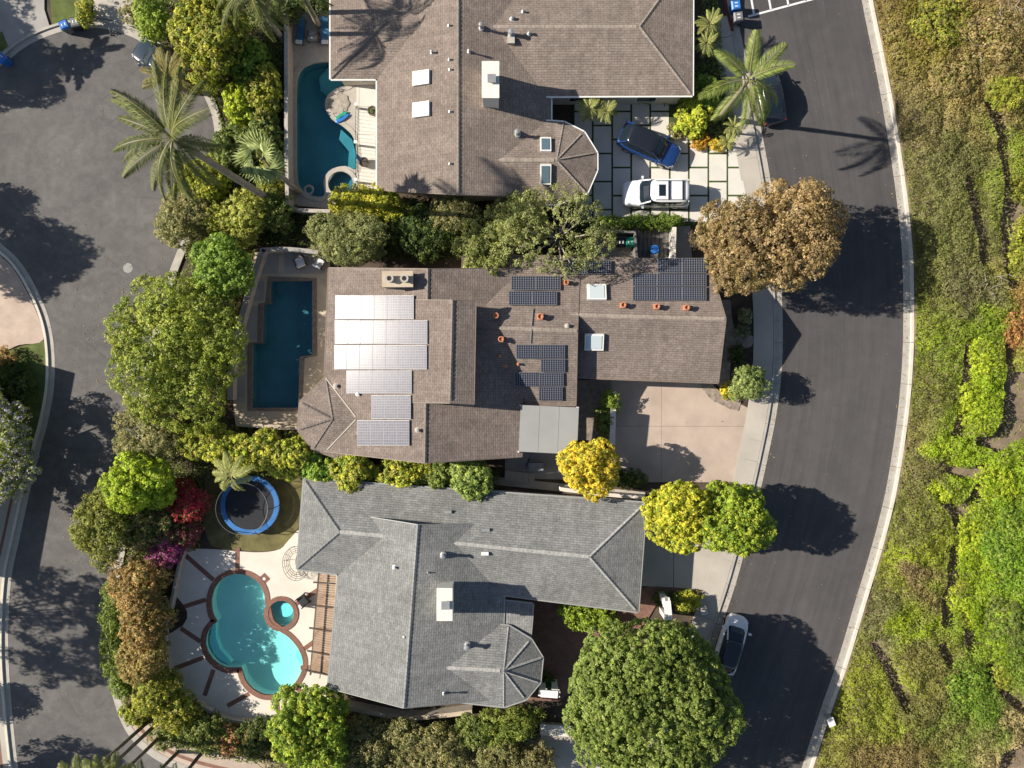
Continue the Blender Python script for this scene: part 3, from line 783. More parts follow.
# ---- house 1 (top, brown)
h1 = empty('house', P(460, 110), 'brown shingled house at the top with a teal pool and a paver drive', 'house')
SB, WC = MAT['shingle_brown'], MAT['stucco_cream']
r1, t1 = wing(h1, [(377, -70, 2.8), (377, 190, 2.8), (458.5, -70, 5.13), (458.5, 194.5, 5.13), (551, -70, 2.65), (551, 197, 2.65)], [(0, 1, 3, 2), (2, 3, 5, 4)], SB, WC, caps=[(2, 3)])
r1e, t1e = wing(h1, [(470, 26.5, 4.2), (640, 26.5, 4.2), (470, 96.5, 2.8), (692.5, 95.5, 2.8), (470, -47, 2.8), (693, -47, 2.8)], [(0, 2, 3, 1), (1, 3, 5), (0, 1, 5, 4)], SB, WC, caps=[(0, 1), (1, 3), (1, 5)])
r1w, t1w = wing(h1, [(386, 22, 4.1), (425, 22, 4.1), (330.5, 79, 2.8), (400, 79, 2.8), (330.5, -36, 2.8), (400, -36, 2.8)], [(0, 2, 3, 1), (0, 4, 2), (0, 1, 5, 4)], SB, WC, caps=[(0, 2)])
T1 = [(480, 160, 4.05), (557, 160, 4.05), (500, 120, 2.8), (551, 121, 2.8), (564, 122, 2.8), (584, 132, 2.8), (597, 153, 2.8), (597, 170, 2.8), (587, 193, 2.8), (557, 204, 2.8), (500, 205, 2.8)]
r1t, t1t = wing(h1, T1, [(0, 2, 3, 4, 1), (1, 4, 5), (1, 5, 6), (1, 6, 7), (1, 7, 8), (1, 8, 9), (0, 1, 9, 10)], SB, WC, caps=[(0, 1), (1, 4), (1, 5), (1, 6), (1, 7), (1, 8)])
atL, nL = on_plane(t1, (0, 1, 3)); atR, nR = on_plane(t1, (2, 3, 5))
skylight(r1, atL, nL, 422, 78.5, 18.5, 14); skylight(r1, atL, nL, 422, 110, 18.5, 14.5)
vent(r1, atL, nL, 432, 53); vent(r1, atL, nL, 449, 26, .05, .3); vent(r1, atL, nL, 449.5, 60, .05, .3); vent(r1, atL, nL, 450, 70, .05, .3); vent(r1, atL, nL, 450, 112, .05, .3); vent(r1, atL, nL, 450, 164, .05, .3)
vent(r1, atR, nR, 481, 28, .1, .7); vent(r1, atR, nR, 469, 52, .06, .4); vent(r1, atR, nR, 517, 134, .12, .7)
at, nn = on_plane(t1e, (0, 2, 3)); vent(r1e, at, nn, 511, 35, .13, .75); vent(r1e, at, nn, 529, 34, .07, .35); MB().box(at(511, 41) + nn * .1, (.5, .42, .3)).build('roof_vent', MAT['kerb_concrete'], r1e)
at, nn = on_plane(t1e, (0, 1, 5)); vent(r1e, at, nn, 512, 19, .08, .3); vent(r1e, at, nn, 523, 12, .06, .3)
at, nn = on_plane(t1t, (0, 2, 4)); skylight(r1t, at, nn, 545.5, 146, 11, 16.5, 'skylight_dark')
at, nn = on_plane(t1t, (0, 1, 9)); skylight(r1t, at, nn, 545.5, 174, 11, 20, 'skylight_dark')

def chimney(parent, px, py, wpx, hpx, ztop, zbot, mat='stucco_white', pots=0, cap=True):
    c = P(px, py, ztop); k = (H - ztop) / F; w, h = wpx * k, hpx * k
    mb = MB(); mb.box((c.x, c.y, (ztop - .12 + zbot) / 2), (w - .12, h - .12, ztop - .12 - zbot)); mb.box((c.x, c.y, ztop - .06), (w, h, .12))
    o = mb.build('chimney', MAT[mat], parent)
    if pots == 0:
        p = MB().box((c.x + .08, c.y, ztop + .1), (.42, .42, .2)).box((c.x + .08, c.y, ztop + .23), (.55, .55, .05)).build('chimney_cap', MAT['galvanised'], o)
    for q in range(pots):
        MB().lathe((c.x + (q - (pots - 1) / 2) * w * .48, c.y, ztop - .01), [(.25, 0), (.23, .3), (.28, .32), (.28, .4), (.16, .4), (.16, .1)], 16).build('chimney_pot', MAT['coping_light'], o)
    return o
chimney(r1, 490.5, 79.5, 17.5, 37, 6.35, 3.3)

# ---- house 2 (middle, brown with solar panels)
h2 = empty('house', P(520, 360), 'brown shingled house in the middle with rooftop solar panels and terracotta roof cowls', 'house')
SB2 = MAT['shingle_brown_two']
def on_px(v0, v1, v2, px, py):
    """pixel vertex (with height) where the plane of three pixel vertices is seen at px,py"""
    a, b_, c_ = P(*v0), P(*v1), P(*v2); q = (b_ - a).cross(c_ - a); o_ = Vector((0, 0, H)); dr = Vector(((px - 512) / F, (384 - py) / F, -1))
    return (px, py, (o_ + dr * ((a - o_).dot(q) / dr.dot(q))).z)
A2 = [(329, 268, 2.8), (322, 451, 2.8), None, (425, 463, 5.72), (522, 268, 3.15), (521, 457, 3.15)]
A2[2] = on_px(A2[0], A2[1], A2[3], 428, 269)
r2, t2 = wing(h2, A2, [(0, 1, 3, 2), (2, 3, 5, 4)], SB2, WC, caps=[(2, 3)])
atA, nA = on_plane(t2, (0, 1, 3)); atAe, nAe = on_plane(t2, (2, 3, 5))
# raised middle part: the west slope runs on to a higher ridge, short east slope, then a drop
def hp(x, y, up=0):
    p = atA(x, y) + nA * up; return p
def wpx(p): return (512 + p.x * F / (H - p.z), 384 - p.y * F / (H - p.z), p.z)
bw = [wpx(hp(400, 300, .05)), wpx(hp(397, 402, .05)), wpx(hp(453, 300.5, .05)), wpx(hp(450.5, 403, .05))]
zr = bw[2][2]
bw += [(475, 301.5, zr - .62), (473, 404.5, zr - .62)]
r2b, t2b = wing(h2, bw, [(0, 1, 3, 2), (2, 3, 5, 4)], SB2, WC, caps=[(2, 3)], windows=False, inset=.25)
M2 = [(462, 327, 4.7), (577.5, 331, 4.7), (462, 256, 2.8), (580, 257, 2.8), (462, 403, 2.9), (576, 405, 2.9)]
r2m, t2m = wing(h2, M2, [(0, 1, 3, 2), (0, 4, 5, 1)], SB2, WC, caps=[(0, 1)], windows=False)
E2 = [(571, 315, 4.28), (726, 319, 4.28), (571, 257, 2.77), (709, 261, 2.77), (571, 377, 2.72), (718.5, 382.5, 2.72)]
r2e, t2e = wing(h2, E2, [(0, 1, 3, 2), (0, 4, 5, 1)], SB2, WC, caps=[(0, 1)])
T2 = [(333, 419, 3.72), (360, 418.5, 3.72), (326, 377, 2.82), (300, 402, 2.82), (298, 430, 2.82), (313, 449.5, 2.82), (335, 457, 2.82), (362, 457, 2.82), (362, 378, 2.82)]
r2t, t2t = wing(h2, T2, [(0, 1, 8, 2), (0, 2, 3), (0, 3, 4), (0, 4, 5), (0, 5, 6), (0, 6, 7, 1)], SB2, WC, caps=[(0, 2), (0, 3), (0, 4), (0, 5)])
for a, b2 in (((326, 378), (356, 417)), ((356, 419.5), (327, 450))):   # pale valley flashings
    MB().beam(atA(*a) + nA * .03, atA(*b2) + nA * .03, .07, .05).build('valley_flashing', MAT['concrete'], r2)
chimney(r2, 397.5, 279, 31, 16, 6.0, 2.6, 'deck_tan', 2)
vent(r2, atA, nA, 336, 386, .1, .35, 'coping_light'); vent(r2, atA, nA, 358, 394, .08, .3, 'white_trim'); vent(r2, atA, nA, 417.5, 430, .09, .4, 'coping_light')
atMn, nMn = on_plane(t2m, (0, 1, 3)); atMs, nMs = on_plane(t2m, (0, 4, 5)); atEn, nEn = on_plane(t2e, (0, 1, 3)); atEs, nEs = on_plane(t2e, (0, 4, 5))
skylight(r2m, atEn, nEn, 596.5, 293, 19, 17); skylight(r2e, atEs, nEs, 594, 341.5, 19, 17)
for x, y in ((622.5, 305.5), (656, 307), (685.5, 308)): terracotta_pot(r2e, atEn, nEn, x, y, .8)
terracotta_pot(r2m, atMn, nMn, 540, 317, .9); terracotta_pot(r2m, atMn, nMn, 566, 283, .7)
for x, y in ((496, 316), (501, 339.5)): terracotta_pot(r2m, atMs if y > 327 else atMn, nMs, x, y, .8)
for x, y in ((500, 356), (506, 366), (518, 364)): vent(r2m, atMs, nMs, x, y, .06, .3, 'terracotta')
vent(r2m, atMn, nMn, 567, 326, .08, .3, 'coping_light')
MB().beam(atMn(533, 309) + nMn * .05, atMn(531.5, 326) + nMn * .05, .06, .06).build('conduit', MAT['galvanised'], r2m)
MB().beam(atMs(531.5, 329) + nMs * .05, atMs(530.5, 343) + nMs * .05, .06, .06).build('conduit', MAT['galvanised'], r2m)
# solar arrays
rows = []
def row(y0, y1, xs): return [(xs[i], y0, xs[i + 1], y1) for i in range(len(xs) - 1)]
west = row(295.5, 319.5, [336.5, 349.5, 362.5, 375.5, 388.5, 401.5, 415]) + row(320.5, 344, [336, 349, 361.5, 374.5, 387.5, 400.5, 414, 428.5]) + row(345, 369.5, [335.5, 348, 361, 374, 387, 400, 413.5, 428]) \
    + row(370.5, 393.5, [347.5, 360.5, 373.5, 386.5, 400, 413]) + row(395, 419, [372.5, 385.5, 398.5, 412]) + row(420, 445.5, [358.5, 371.5, 384.5, 397.5, 410.5])
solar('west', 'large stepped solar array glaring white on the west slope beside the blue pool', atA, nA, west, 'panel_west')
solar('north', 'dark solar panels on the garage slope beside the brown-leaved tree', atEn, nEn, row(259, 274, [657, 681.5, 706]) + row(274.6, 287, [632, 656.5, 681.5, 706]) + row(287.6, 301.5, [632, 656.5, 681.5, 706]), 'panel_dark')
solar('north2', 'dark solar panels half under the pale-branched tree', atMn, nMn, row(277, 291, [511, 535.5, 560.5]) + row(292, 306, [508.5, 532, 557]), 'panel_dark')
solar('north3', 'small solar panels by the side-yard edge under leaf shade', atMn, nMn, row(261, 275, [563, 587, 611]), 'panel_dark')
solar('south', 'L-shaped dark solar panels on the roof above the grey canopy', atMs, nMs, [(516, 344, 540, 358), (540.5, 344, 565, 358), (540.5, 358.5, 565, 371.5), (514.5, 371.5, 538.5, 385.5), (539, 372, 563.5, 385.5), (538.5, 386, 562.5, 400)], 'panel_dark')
# grey metal patio canopy
cn = empty('patio_canopy', P(548, 430), 'flat pale grey metal patio canopy beside the yellow tree', 'canopy')
cv = [P(520.5, 405, 3.65), P(579, 407.5, 3.65), P(577, 454.5, 3.5), P(518.5, 451.5, 3.5)]
nb = 3
for q in range(nb):
    a0 = cv[0].lerp(cv[1], q / nb + .002); a1 = cv[0].lerp(cv[1], (q + 1) / nb - .002); b0 = cv[3].lerp(cv[2], q / nb + .002); b1 = cv[3].lerp(cv[2], (q + 1) / nb - .002)
    mid0, mid1 = a0.lerp(b0, .45) + Vector((0, 0, .015)), a1.lerp(b1, .45) + Vector((0, 0, .015))
    top = [b0, b1, mid1, mid0, a1, a0]; dn = [p - Vector((0, 0, .06)) for p in top]
    MB().add(top + dn, [[0, 1, 2, 3], [3, 2, 4, 5], [9, 8, 7, 6], [11, 10, 8, 9], [0, 6, 7, 1], [1, 7, 8, 2], [2, 8, 10, 4], [4, 10, 11, 5], [5, 11, 9, 3], [3, 9, 6, 0]]).build('roof_sheet', MAT['canopy_metal'], cn)
for p in (cv[1], cv[2], cv[3], cv[0]):
    MB().beam((p.x * .99, p.y, 0), (p.x * .99, p.y - .02, p.z - .05), .1, .1).build('post', MAT['white_trim'], cn)

# ---- house 3 (bottom, grey)
h3 = empty('house', P(440, 600), 'grey shingled house at the bottom with an octagonal turret and cloverleaf pool', 'house')
SG, WW = MAT['shingle_grey'], MAT['stucco_white']
N3 = [(344, 513, 2.8), (328, 688, 2.8), (418, 525, 5.3), (404, 708, 5.3), (507, 524, 2.75), (500, 699, 2.75)]
r3, t3 = wing(h3, N3, [(0, 1, 3, 2), (2, 3, 5, 4)], SG, WW, caps=[(2, 3)])
W3 = [(340, 532, 4.2), (590, 557, 4.3), (304, 479, 2.8), (646, 503, 2.8), (297, 569, 2.8), (638, 612, 2.8)]
r3e, t3e = wing(h3, W3, [(0, 1, 3, 2), (0, 2, 4), (0, 4, 5, 1), (1, 5, 3)], SG, WW, caps=[(0, 1), (0, 2), (0, 4), (1, 3), (1, 5)])
T3 = [(430, 667, 4.25), (504, 671, 4.25), (470, 622, 2.85), (508.7, 626, 2.85), (531, 639.5, 2.85), (542.5, 658, 2.85), (540, 682.5, 2.85), (526, 699.5, 2.85), (504, 707, 2.85), (460, 702, 2.85)]
r3t, t3t = wing(h3, T3, [(0, 2, 3, 1), (1, 3, 4), (1, 4, 5), (1, 5, 6), (1, 6, 7), (1, 7, 8), (0, 1, 8, 9)], SG, WW, caps=[(0, 1), (1, 3), (1, 4), (1, 5), (1, 6), (1, 7), (1, 8)])
L3 = [(495, 600, 2.7), (533, 604, 2.6), (530, 640, 2.6), (495, 635, 2.7)]
wing(h3, L3, [(0, 1, 2, 3)], SG, WW, windows=False)
at3L, n3L = on_plane(t3, (0, 1, 3)); at3R, n3R = on_plane(t3, (2, 3, 5)); at3n, n3n = on_plane(t3e, (0, 1, 3)); at3s, n3s = on_plane(t3e, (0, 4, 5))
chimney(r3, 444.5, 604.5, 16, 33, 6.3, 3.2)
vent(r3, at3L, n3L, 394.5, 567, .07, .4, 'white_trim'); vent(r3, at3L, n3L, 404.5, 637, .05, .15)
vent(r3, at3R, n3R, 443, 555, .11, .6); vent(r3, at3R, n3R, 428, 572.5, .03, .15); vent(r3, at3R, n3R, 444, 693, .05, .4); vent(r3, at3R, n3R, 467, 645, .12, .75)
for x, y in ((448, 512), (486, 530)): MB().box(at3n(x, y) + n3n * .06, (.5, .2, .16)).build('roof_vent', MAT['shingle_grey'] and MAT['galvanised'], r3e)
MB().box(at3s(485, 553) + n3s * .06, (.5, .22, .16)).build('roof_vent', MAT['white_trim'], r3e)

# ------------------------------------------------------------------ vegetation tools
def unit(a): return a / np.maximum(np.linalg.norm(a, axis=1, keepdims=True), 1e-9)

def leaf_quads(c, nrm, size, col, rng, aspect=.55, fold=.12, tdir=None):
    """one kite-shaped folded leaf per point"""
    n = len(c); nrm = unit(nrm)
    t = rng.normal(size=(n, 3)) if tdir is None else tdir + rng.normal(size=(n, 3)) * .35
    t = unit(t - nrm * np.sum(t * nrm, 1, keepdims=True)); b = np.cross(nrm, t)
    s = size[:, None]
    v = np.empty((n, 4, 3))
    v[:, 0] = c - t * s * .5; v[:, 2] = c + t * s * .5
    v[:, 1] = c + b * s * aspect * .5 + nrm * s * fold; v[:, 3] = c - b * s * aspect * .5 + nrm * s * fold
    cc = np.ones((n, 4, 4)); cc[:, :, :3] = col[:, None, :]
    f = np.arange(n * 4).reshape(n, 4)
    return v.reshape(-1, 3), f, cc.reshape(-1, 4)

LEAF_GAIN = np.array((1.88, 1.84, 1.55))
def palette(cols, n, rng, var=.22):
    cols = np.array(cols) * LEAF_GAIN; i = rng.integers(0, len(cols), n); j = rng.integers(0, len(cols), n); w = rng.random((n, 1))
    return (cols[i] * w + cols[j] * (1 - w)) * (1 + var * rng.normal(size=(n, 1)))

class Leaves:
    def __init__(self): self.V = []; self.F = []; self.C = []; self.n = 0
    def add(self, v, f, c):
        self.V.append(v); self.F.append(f + self.n); self.C.append(c); self.n += len(v)
    def build(self, name, parent=None, mat='leaf'):
        return mesh_obj(name, np.concatenate(self.V), np.concatenate(self.F), MAT[mat], parent, colors=np.clip(np.concatenate(self.C), .002, 1))

def make_blobs(c, r, rng, n_lobes, lobe=.42, spread=.68):
    """a main ellipsoid with uneven lobes on it"""
    c = np.array(c); r = np.array(r); out = [(c, r * .8)]
    for k in range(n_lobes):
        a = 2 * math.pi * (k + rng.random() * .7) / n_lobes; el = rng.uniform(-.25, 1.2)
        dr = np.array((math.cos(a) * math.cos(el), math.sin(a) * math.cos(el), math.sin(el)))
        out.append((c + dr * r * spread * rng.uniform(.85, 1.12), r * lobe * rng.uniform(.72, 1.2)))
    return out

def clumped(L, blobs, rng, n_clumps, per, rc, leaf, cols, up=.5, var=.2, aspect=.55, low=-.45, tips=None, spread=1.0, cvar=.14, out=1.0, core=.62):
    """leaf rosettes over the union of the blobs, plus loose inner leaves so that the crown closes"""
    area = np.array([b[1][0] * b[1][1] + b[1][0] * b[1][2] for b in blobs]); pr = area / area.sum()
    k = rng.choice(len(blobs), n_clumps * 2, p=pr)
    cen = np.array([b[0] for b in blobs]); rad = np.array([b[1] for b in blobs])
    dr = unit(rng.normal(size=(n_clumps * 2, 3)))
    dr = dr[dr[:, 2] > low]; k = k[:len(dr)]
    p = cen[k] + dr * rad[k] * (1 - rng.random((len(dr), 1)) ** 2 * .28)
    ok = np.ones(len(p), bool)
    for i in range(len(blobs)):
        q = np.sum(((p - cen[i]) / (rad[i] * .84)) ** 2, 1); ok &= (q > 1) | (k == i)
    ok &= p[:, 2] > .08
    p = p[ok][:n_clumps]; dr = dr[ok][:n_clumps]; m = len(p)
    ccol = palette(cols, m, rng, cvar)
    i = np.repeat(np.arange(m), per); n = m * per
    ld = unit(rng.normal(size=(n, 3)) + dr[i] * out + np.array((0, 0, .35)))
    rr = rc * rng.uniform(.55, 1.3, (m, 1))[i] * rng.random((n, 1)) ** .4
    pos = p[i] + ld * rr * spread
    nn = ld * .8 + np.array((0, 0, up)) + rng.normal(size=(n, 3)) * .38
    sz = leaf * rng.uniform(.7, 1.35, n)
    col = ccol[i] * (1 + var * rng.normal(size=(n, 1)))
    odd = rng.random(m) < .12; col[odd[i]] *= np.array((1.1, 1.06, .9))
    odd2 = rng.random(m) < .1; col[odd2[i]] *= .72
    if tips is not None:
        tk = rng.random(n) < tips[1]; col[tk] = np.array(tips[0]) * (1 + .2 * rng.normal(size=(tk.sum(), 1)))
    pos[:, 2] = np.maximum(pos[:, 2], .05)
    L.add(*leaf_quads(pos, nn, sz, col, rng, aspect))
    if core:   # inner leaves, larger, filling the depth of the crown
        q = int(n * .25); kk = rng.choice(len(blobs), q, p=pr); d2 = unit(rng.normal(size=(q, 3)))
        pos = cen[kk] + d2 * rad[kk] * core * rng.random((q, 1)) ** .25
        pos[:, 2] = np.maximum(pos[:, 2], .08)
        L.add(*leaf_quads(pos, d2 + np.array((0, 0, .6)), leaf * 1.9 * rng.uniform(.7, 1.3, q), palette(cols, q, rng, .15), rng, .8))

def trunk_mesh(base, blobs, r, rng, n_limbs=6, n=7):
    mb = MB(); b = Vector(base); c = Vector(blobs[0][0]); fork = b.lerp(c, .45)
    mid = b.lerp(fork, .5) + Vector((rng.uniform(-.08, .08), rng.uniform(-.08, .08), 0))
    mb.tube([b - Vector((0, 0, .1)), b + Vector((0, 0, .15)), mid, fork], [r * 1.5, r * 1.1, r * .9, r * .75], n)
    for k in range(n_limbs):
        t = Vector(blobs[(k + 1) % len(blobs)][0]); m = fork.lerp(t, .55) + Vector((0, 0, -.15))
        mb.tube([fork - Vector((0, 0, .1)), m, fork.lerp(t, 1.0)], [r * .6, r * .36, r * .15], 5)
    return mb

def tree(px, py, rx, ry, ztop, label, cols, name='tree', zbot=1.6, lobes=7, clump=.5, per=26, leaf=.2, dens=1.0, bark='bark', seed=1, cat='tree', group=None,
         tr=.14, off=(0, 0), tips=None, up=.5, aspect=.55, lobe=.42, limbs=6, core=.62, spread=1.0, var=.2, gz=0.0, cvar=.14, out=1.0, spr=.68):
    rng = np.random.default_rng(seed); leaf *= .86; per = int(per * 1.25); clump *= .92
    zc_ = gz + (ztop + zbot) / 2; c = P(px, py, zc_); wx, wy = m_px(rx * 1.06, zc_), m_px(ry * 1.06, zc_); rz = (ztop - zbot) / 2
    e = empty(name, (c.x + off[0], c.y + off[1], gz), label, cat, group)
    blobs = make_blobs(c, (wx, wy, rz), rng, lobes, lobe, spr)
    L = Leaves(); area = 4 * math.pi * ((wx * wy) ** 1.6 / 3 + 2 * ((wx + wy) / 2 * rz) ** 1.6 / 3) ** (1 / 1.6)
    ncl = max(12, int(area / (clump * clump * 1.5) * dens * 1.15))
    clumped(L, blobs, rng, ncl, per, clump, leaf, cols, up, var, aspect, tips=tips, core=core, spread=spread, cvar=cvar, out=out)
    trunk_mesh((c.x + off[0], c.y + off[1], gz), blobs, tr, rng, limbs).build('trunk', MAT[bark], e, smooth=True)
    L.build('crown', e)
    return e

def shrub(px, py, rx, ry, h, label, cols, name='shrub', lobes=6, clump=.24, per=20, leaf=.12, dens=1.0, seed=1, cat='shrub', group=None, tips=None, up=.55, aspect=.55, lobe=.48, gz=0.0, var=.2, cvar=.14, out=1.0):
    rng = np.random.default_rng(seed)
    zc_ = gz + h * .42; c = P(px, py, zc_); wx, wy = m_px(rx * 1.14, zc_), m_px(ry * 1.14, zc_)
    e = empty(name, (c.x, c.y, gz), label, cat, group)
    blobs = make_blobs(c, (wx, wy, h * .58), rng, lobes, lobe, .62)
    L = Leaves(); area = 3.2 * ((wx * wy) + (wx + wy) / 2 * h * 1.1)
    ncl = max(10, int(area / (clump * clump * 1.5) * dens * 1.2))
    clumped(L, blobs, rng, ncl, per, clump, leaf, cols, up, var, aspect, low=-.25, tips=tips, cvar=cvar, out=out)
    mb = MB()
    for k in range(4):
        t = Vector(blobs[(k + 1) % len(blobs)][0]); b = Vector((c.x, c.y, gz - .05)) + Vector((math.cos(k * 1.7), math.sin(k * 1.7), 0)) * .08
        mb.tube([b, b.lerp(t, .6), t], [.045, .035, .015], 5)
    mb.build('stem', MAT['bark'], e)
    L.build('foliage', e)
    return e

def hedge(line_px, wpx, h, label, cols, name='hedge', clump=.26, per=16, leaf=.13, dens=1.0, seed=1, cat='hedge', rough=.18, tips=None, gz=0.0, group=None):
    """a clipped row of foliage along a pixel line"""
    rng = np.random.default_rng(seed); zc_ = gz + h * .5
    ln = [tuple(P(x, y, zc_))[:2] for x, y in spline(line_px, 6)]; w = m_px(wpx, zc_)
    pts = resample(ln, w * .55); c0 = pts[len(pts) // 2]
    e = empty(name, (c0[0], c0[1], gz), label, cat, group); blobs = []
    for p in pts:
        s = 1 + rough * rng.normal(); blobs.append((np.array((p[0] + rng.normal() * w * rough * .35, p[1] + rng.normal() * w * rough * .35, gz + h * .5)), np.array((w * .62 * s, w * .62 * s, h * .52 * (1 + rough * .5 * rng.normal())))))
    L = Leaves(); length = sum(math.dist(ln[i], ln[i + 1]) for i in range(len(ln) - 1))
    ncl = int(length * (w * 1.6 + h * 2.4) / (clump * clump * 1.5) * dens * 1.5)
    clumped(L, blobs, rng, ncl, per, clump, leaf, cols, .55, .2, .55, low=-.4, tips=tips)
    mb = MB()
    for p in resample(ln, .8): mb.tube([(p[0], p[1], gz - .05), (p[0], p[1], gz + h * .6)], [.04, .02], 5)
    mb.build('stem', MAT['bark'], e); L.build('foliage', e)
    return e

# fronds: built once per kind along +X, reused by every palm
def frond_mesh(name, length, droop, n_leaf, leaf_len, cols, seed, width=.05, vee=.5, hang=.35):
    rng = np.random.default_rng(seed); t = np.linspace(0, 1, 14)
    x = length * (t - .12 * t ** 3); z = length * (.18 * t - droop * t ** 2.1); V = []; F_ = []; C = []; nv = 0
    cv_ = rng.uniform(-.22, .22) * length; yy = cv_ * t ** 2
    def pt(s): return np.array((np.interp(s, t, x), np.interp(s, t, yy), np.interp(s, t, z)))
    for s in np.linspace(.13, .99, n_leaf):
        p = pt(s); d = pt(min(1, s + .02)) - pt(s - .02); d /= np.linalg.norm(d)
        ll = leaf_len * (math.sin(math.pi * min(1, .12 + s * .88)) ** .6 * .85 + .18) * rng.uniform(.85, 1.12)
        for sd in (-1, 1):
            dirv = d * (.55 + .5 * s) + np.array((0, sd, 0)) * 1.0 + np.array((0, 0, vee * rng.uniform(.2, 1.0) - hang)); dirv /= np.linalg.norm(dirv)
            up = np.array((0, 0, 1.0)); wv = np.cross(dirv, up); wv /= np.linalg.norm(wv) + 1e-9
            tip = p + dirv * ll + np.array((0, 0, -.22 * ll)); mid = p + dirv * ll * .5 + np.array((0, 0, .02))
            w = width * rng.uniform(.8, 1.2)
            V += [p, mid + wv * w, tip, mid - wv * w]; F_.append([nv, nv + 1, nv + 2, nv + 3]); nv += 4
            c = palette(cols, 1, rng, .18)[0] * .66; C += [(*c, 1)] * 4
    for i in range(len(t) - 1):   # midrib
        a, b = pt(t[i]), pt(t[i + 1]); r = .035 * (1 - t[i] * .8)
        V += [a + (0, r, 0), a + (0, -r, .0), b + (0, -r, .0), b + (0, r, 0)]; F_.append([nv, nv + 1, nv + 2, nv + 3]); nv += 4
        C += [(.25, .24, .08, 1)] * 4
    me = bpy.data.meshes.new(name); me.from_pydata([tuple(v) for v in V], [], F_); me.materials.append(MAT['leaf_stiff'])
    a = me.color_attributes.new('Col', 'FLOAT_COLOR', 'POINT'); a.data.foreach_set('color', np.clip(np.array(C, dtype=np.float32), .002, 1).ravel())
    return me

def fan_mesh(name, length, blade, cols, seed, n=16):
    rng = np.random.default_rng(seed); V = []; F_ = []; C = []; nv = 0; st = length - blade * .75
    V += [(0, .025, 0), (0, -.025, 0), (st, -.02, .12 * length), (st, .02, .12 * length)]; F_.append([0, 1, 2, 3]); nv = 4; C += [(.3, .28, .1, 1)] * 4
    o = np.array((st, 0, .12 * length))
    for k in range(n):
        a = (k / (n - 1) - .5) * 4.0; d = np.array((math.cos(a), math.sin(a), 0)); s = np.array((-d[1], d[0], 0)); ll = blade * rng.uniform(.85, 1.1)
        zz = -.18 * ll * (1 + .6 * abs(a) / 2)
        V += [o, o + d * ll * .55 + s * ll * .085 + (0, 0, zz * .2), o + d * ll + (0, 0, zz), o + d * ll * .55 - s * ll * .085 + (0, 0, zz * .2)]
        F_.append([nv, nv + 1, nv + 2, nv + 3]); nv += 4; c = palette(cols, 1, rng, .15)[0]; C += [(*c, 1)] * 4
    me = bpy.data.meshes.new(name); me.from_pydata([tuple(v) for v in V], [], F_); me.materials.append(MAT['leaf_stiff'])
    a = me.color_attributes.new('Col', 'FLOAT_COLOR', 'POINT'); a.data.foreach_set('color', np.clip(np.array(C, dtype=np.float32), .002, 1).ravel())
    return me

def palm(top_px, ztop, base_px, label, meshes, n=14, scale=1.0, r=.14, seed=1, name='palm_tree', cat='palm', el=(-.25, .9), group=None, bark='palm_bark', az=None, stem=True, gz=0.0):
    rng = random.Random(seed); t = P(*top_px, ztop); b = P(*base_px, gz) if base_px else Vector((t.x, t.y, gz))
    e = empty(name, b, label, cat, group)
    if stem:
        mid = b.lerp(t, .5) + Vector((rng.uniform(-.1, .1), rng.uniform(-.1, .1), 0)); mb = MB()
        pts = []; rr = []
        for k in range(17):
            s = k / 16; p = b.lerp(mid, s).lerp(mid.lerp(t, s), s); pts.append(p - Vector((0, 0, .1 if k == 0 else 0))); rr.append(r * (1.35 - .45 * s) * (1.06 if k % 2 else .95))
        mb.tube(pts, rr, 9); mb.build('trunk', MAT[bark], e, smooth=True)
    for k in range(n):
        o = bpy.data.objects.new('frond', meshes[k % len(meshes)]); COL.objects.link(o); o.parent = e
        a = az[k] if az else 2.399 * k + rng.uniform(-.25, .25); lv = el[0] + (el[1] - el[0]) * ((k * .618) % 1)
        o.location = t - b; o.rotation_euler = Matrix.Rotation(a, 3, 'Z').to_euler()
        o.rotation_euler = (Matrix.Rotation(a, 3, 'Z') @ Matrix.Rotation(-lv, 3, 'Y') @ Matrix.Rotation(rng.uniform(-.4, .4), 3, 'X')).to_euler()
        s = scale * rng.uniform(.85, 1.1); o.scale = (s, s, s)
    return e

YG = [(.2, .225, .03), (.14, .17, .025), (.27, .265, .04), (.1, .13, .022), (.17, .16, .045)]          # yellow-green
BG = [(.1, .17, .025), (.14, .2, .03), (.07, .125, .02), (.19, .24, .045)]            # bright green
MG = [(.085, .12, .03), (.06, .09, .022), (.12, .15, .04), (.15, .17, .055)]          # mid green
GG = [(.155, .16, .075), (.12, .125, .055), (.21, .2, .1), (.09, .1, .04), (.2, .175, .09)]          # grey-green olive
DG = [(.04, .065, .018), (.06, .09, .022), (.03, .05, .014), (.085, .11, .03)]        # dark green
BR = [(.22, .14, .06), (.15, .1, .045), (.28, .2, .085), (.12, .12, .035)]            # brown-orange
TN = [(.19, .137, .078), (.14, .1, .056), (.25, .19, .115), (.11, .082, .036), (.13, .11, .045)]   # tan bloom
RED = [(.3, .02, .05), (.22, .015, .035), (.36, .05, .08)]
MAGENTA = [(.28, .03, .2), (.2, .025, .16), (.3, .08, .25)]
YEL = [(.4, .33, .03), (.3, .27, .03), (.46, .36, .05), (.22, .22, .03)]
LIME = [(.24, .29, .022), (.2, .255, .02), (.29, .33, .035), (.16, .21, .02)]

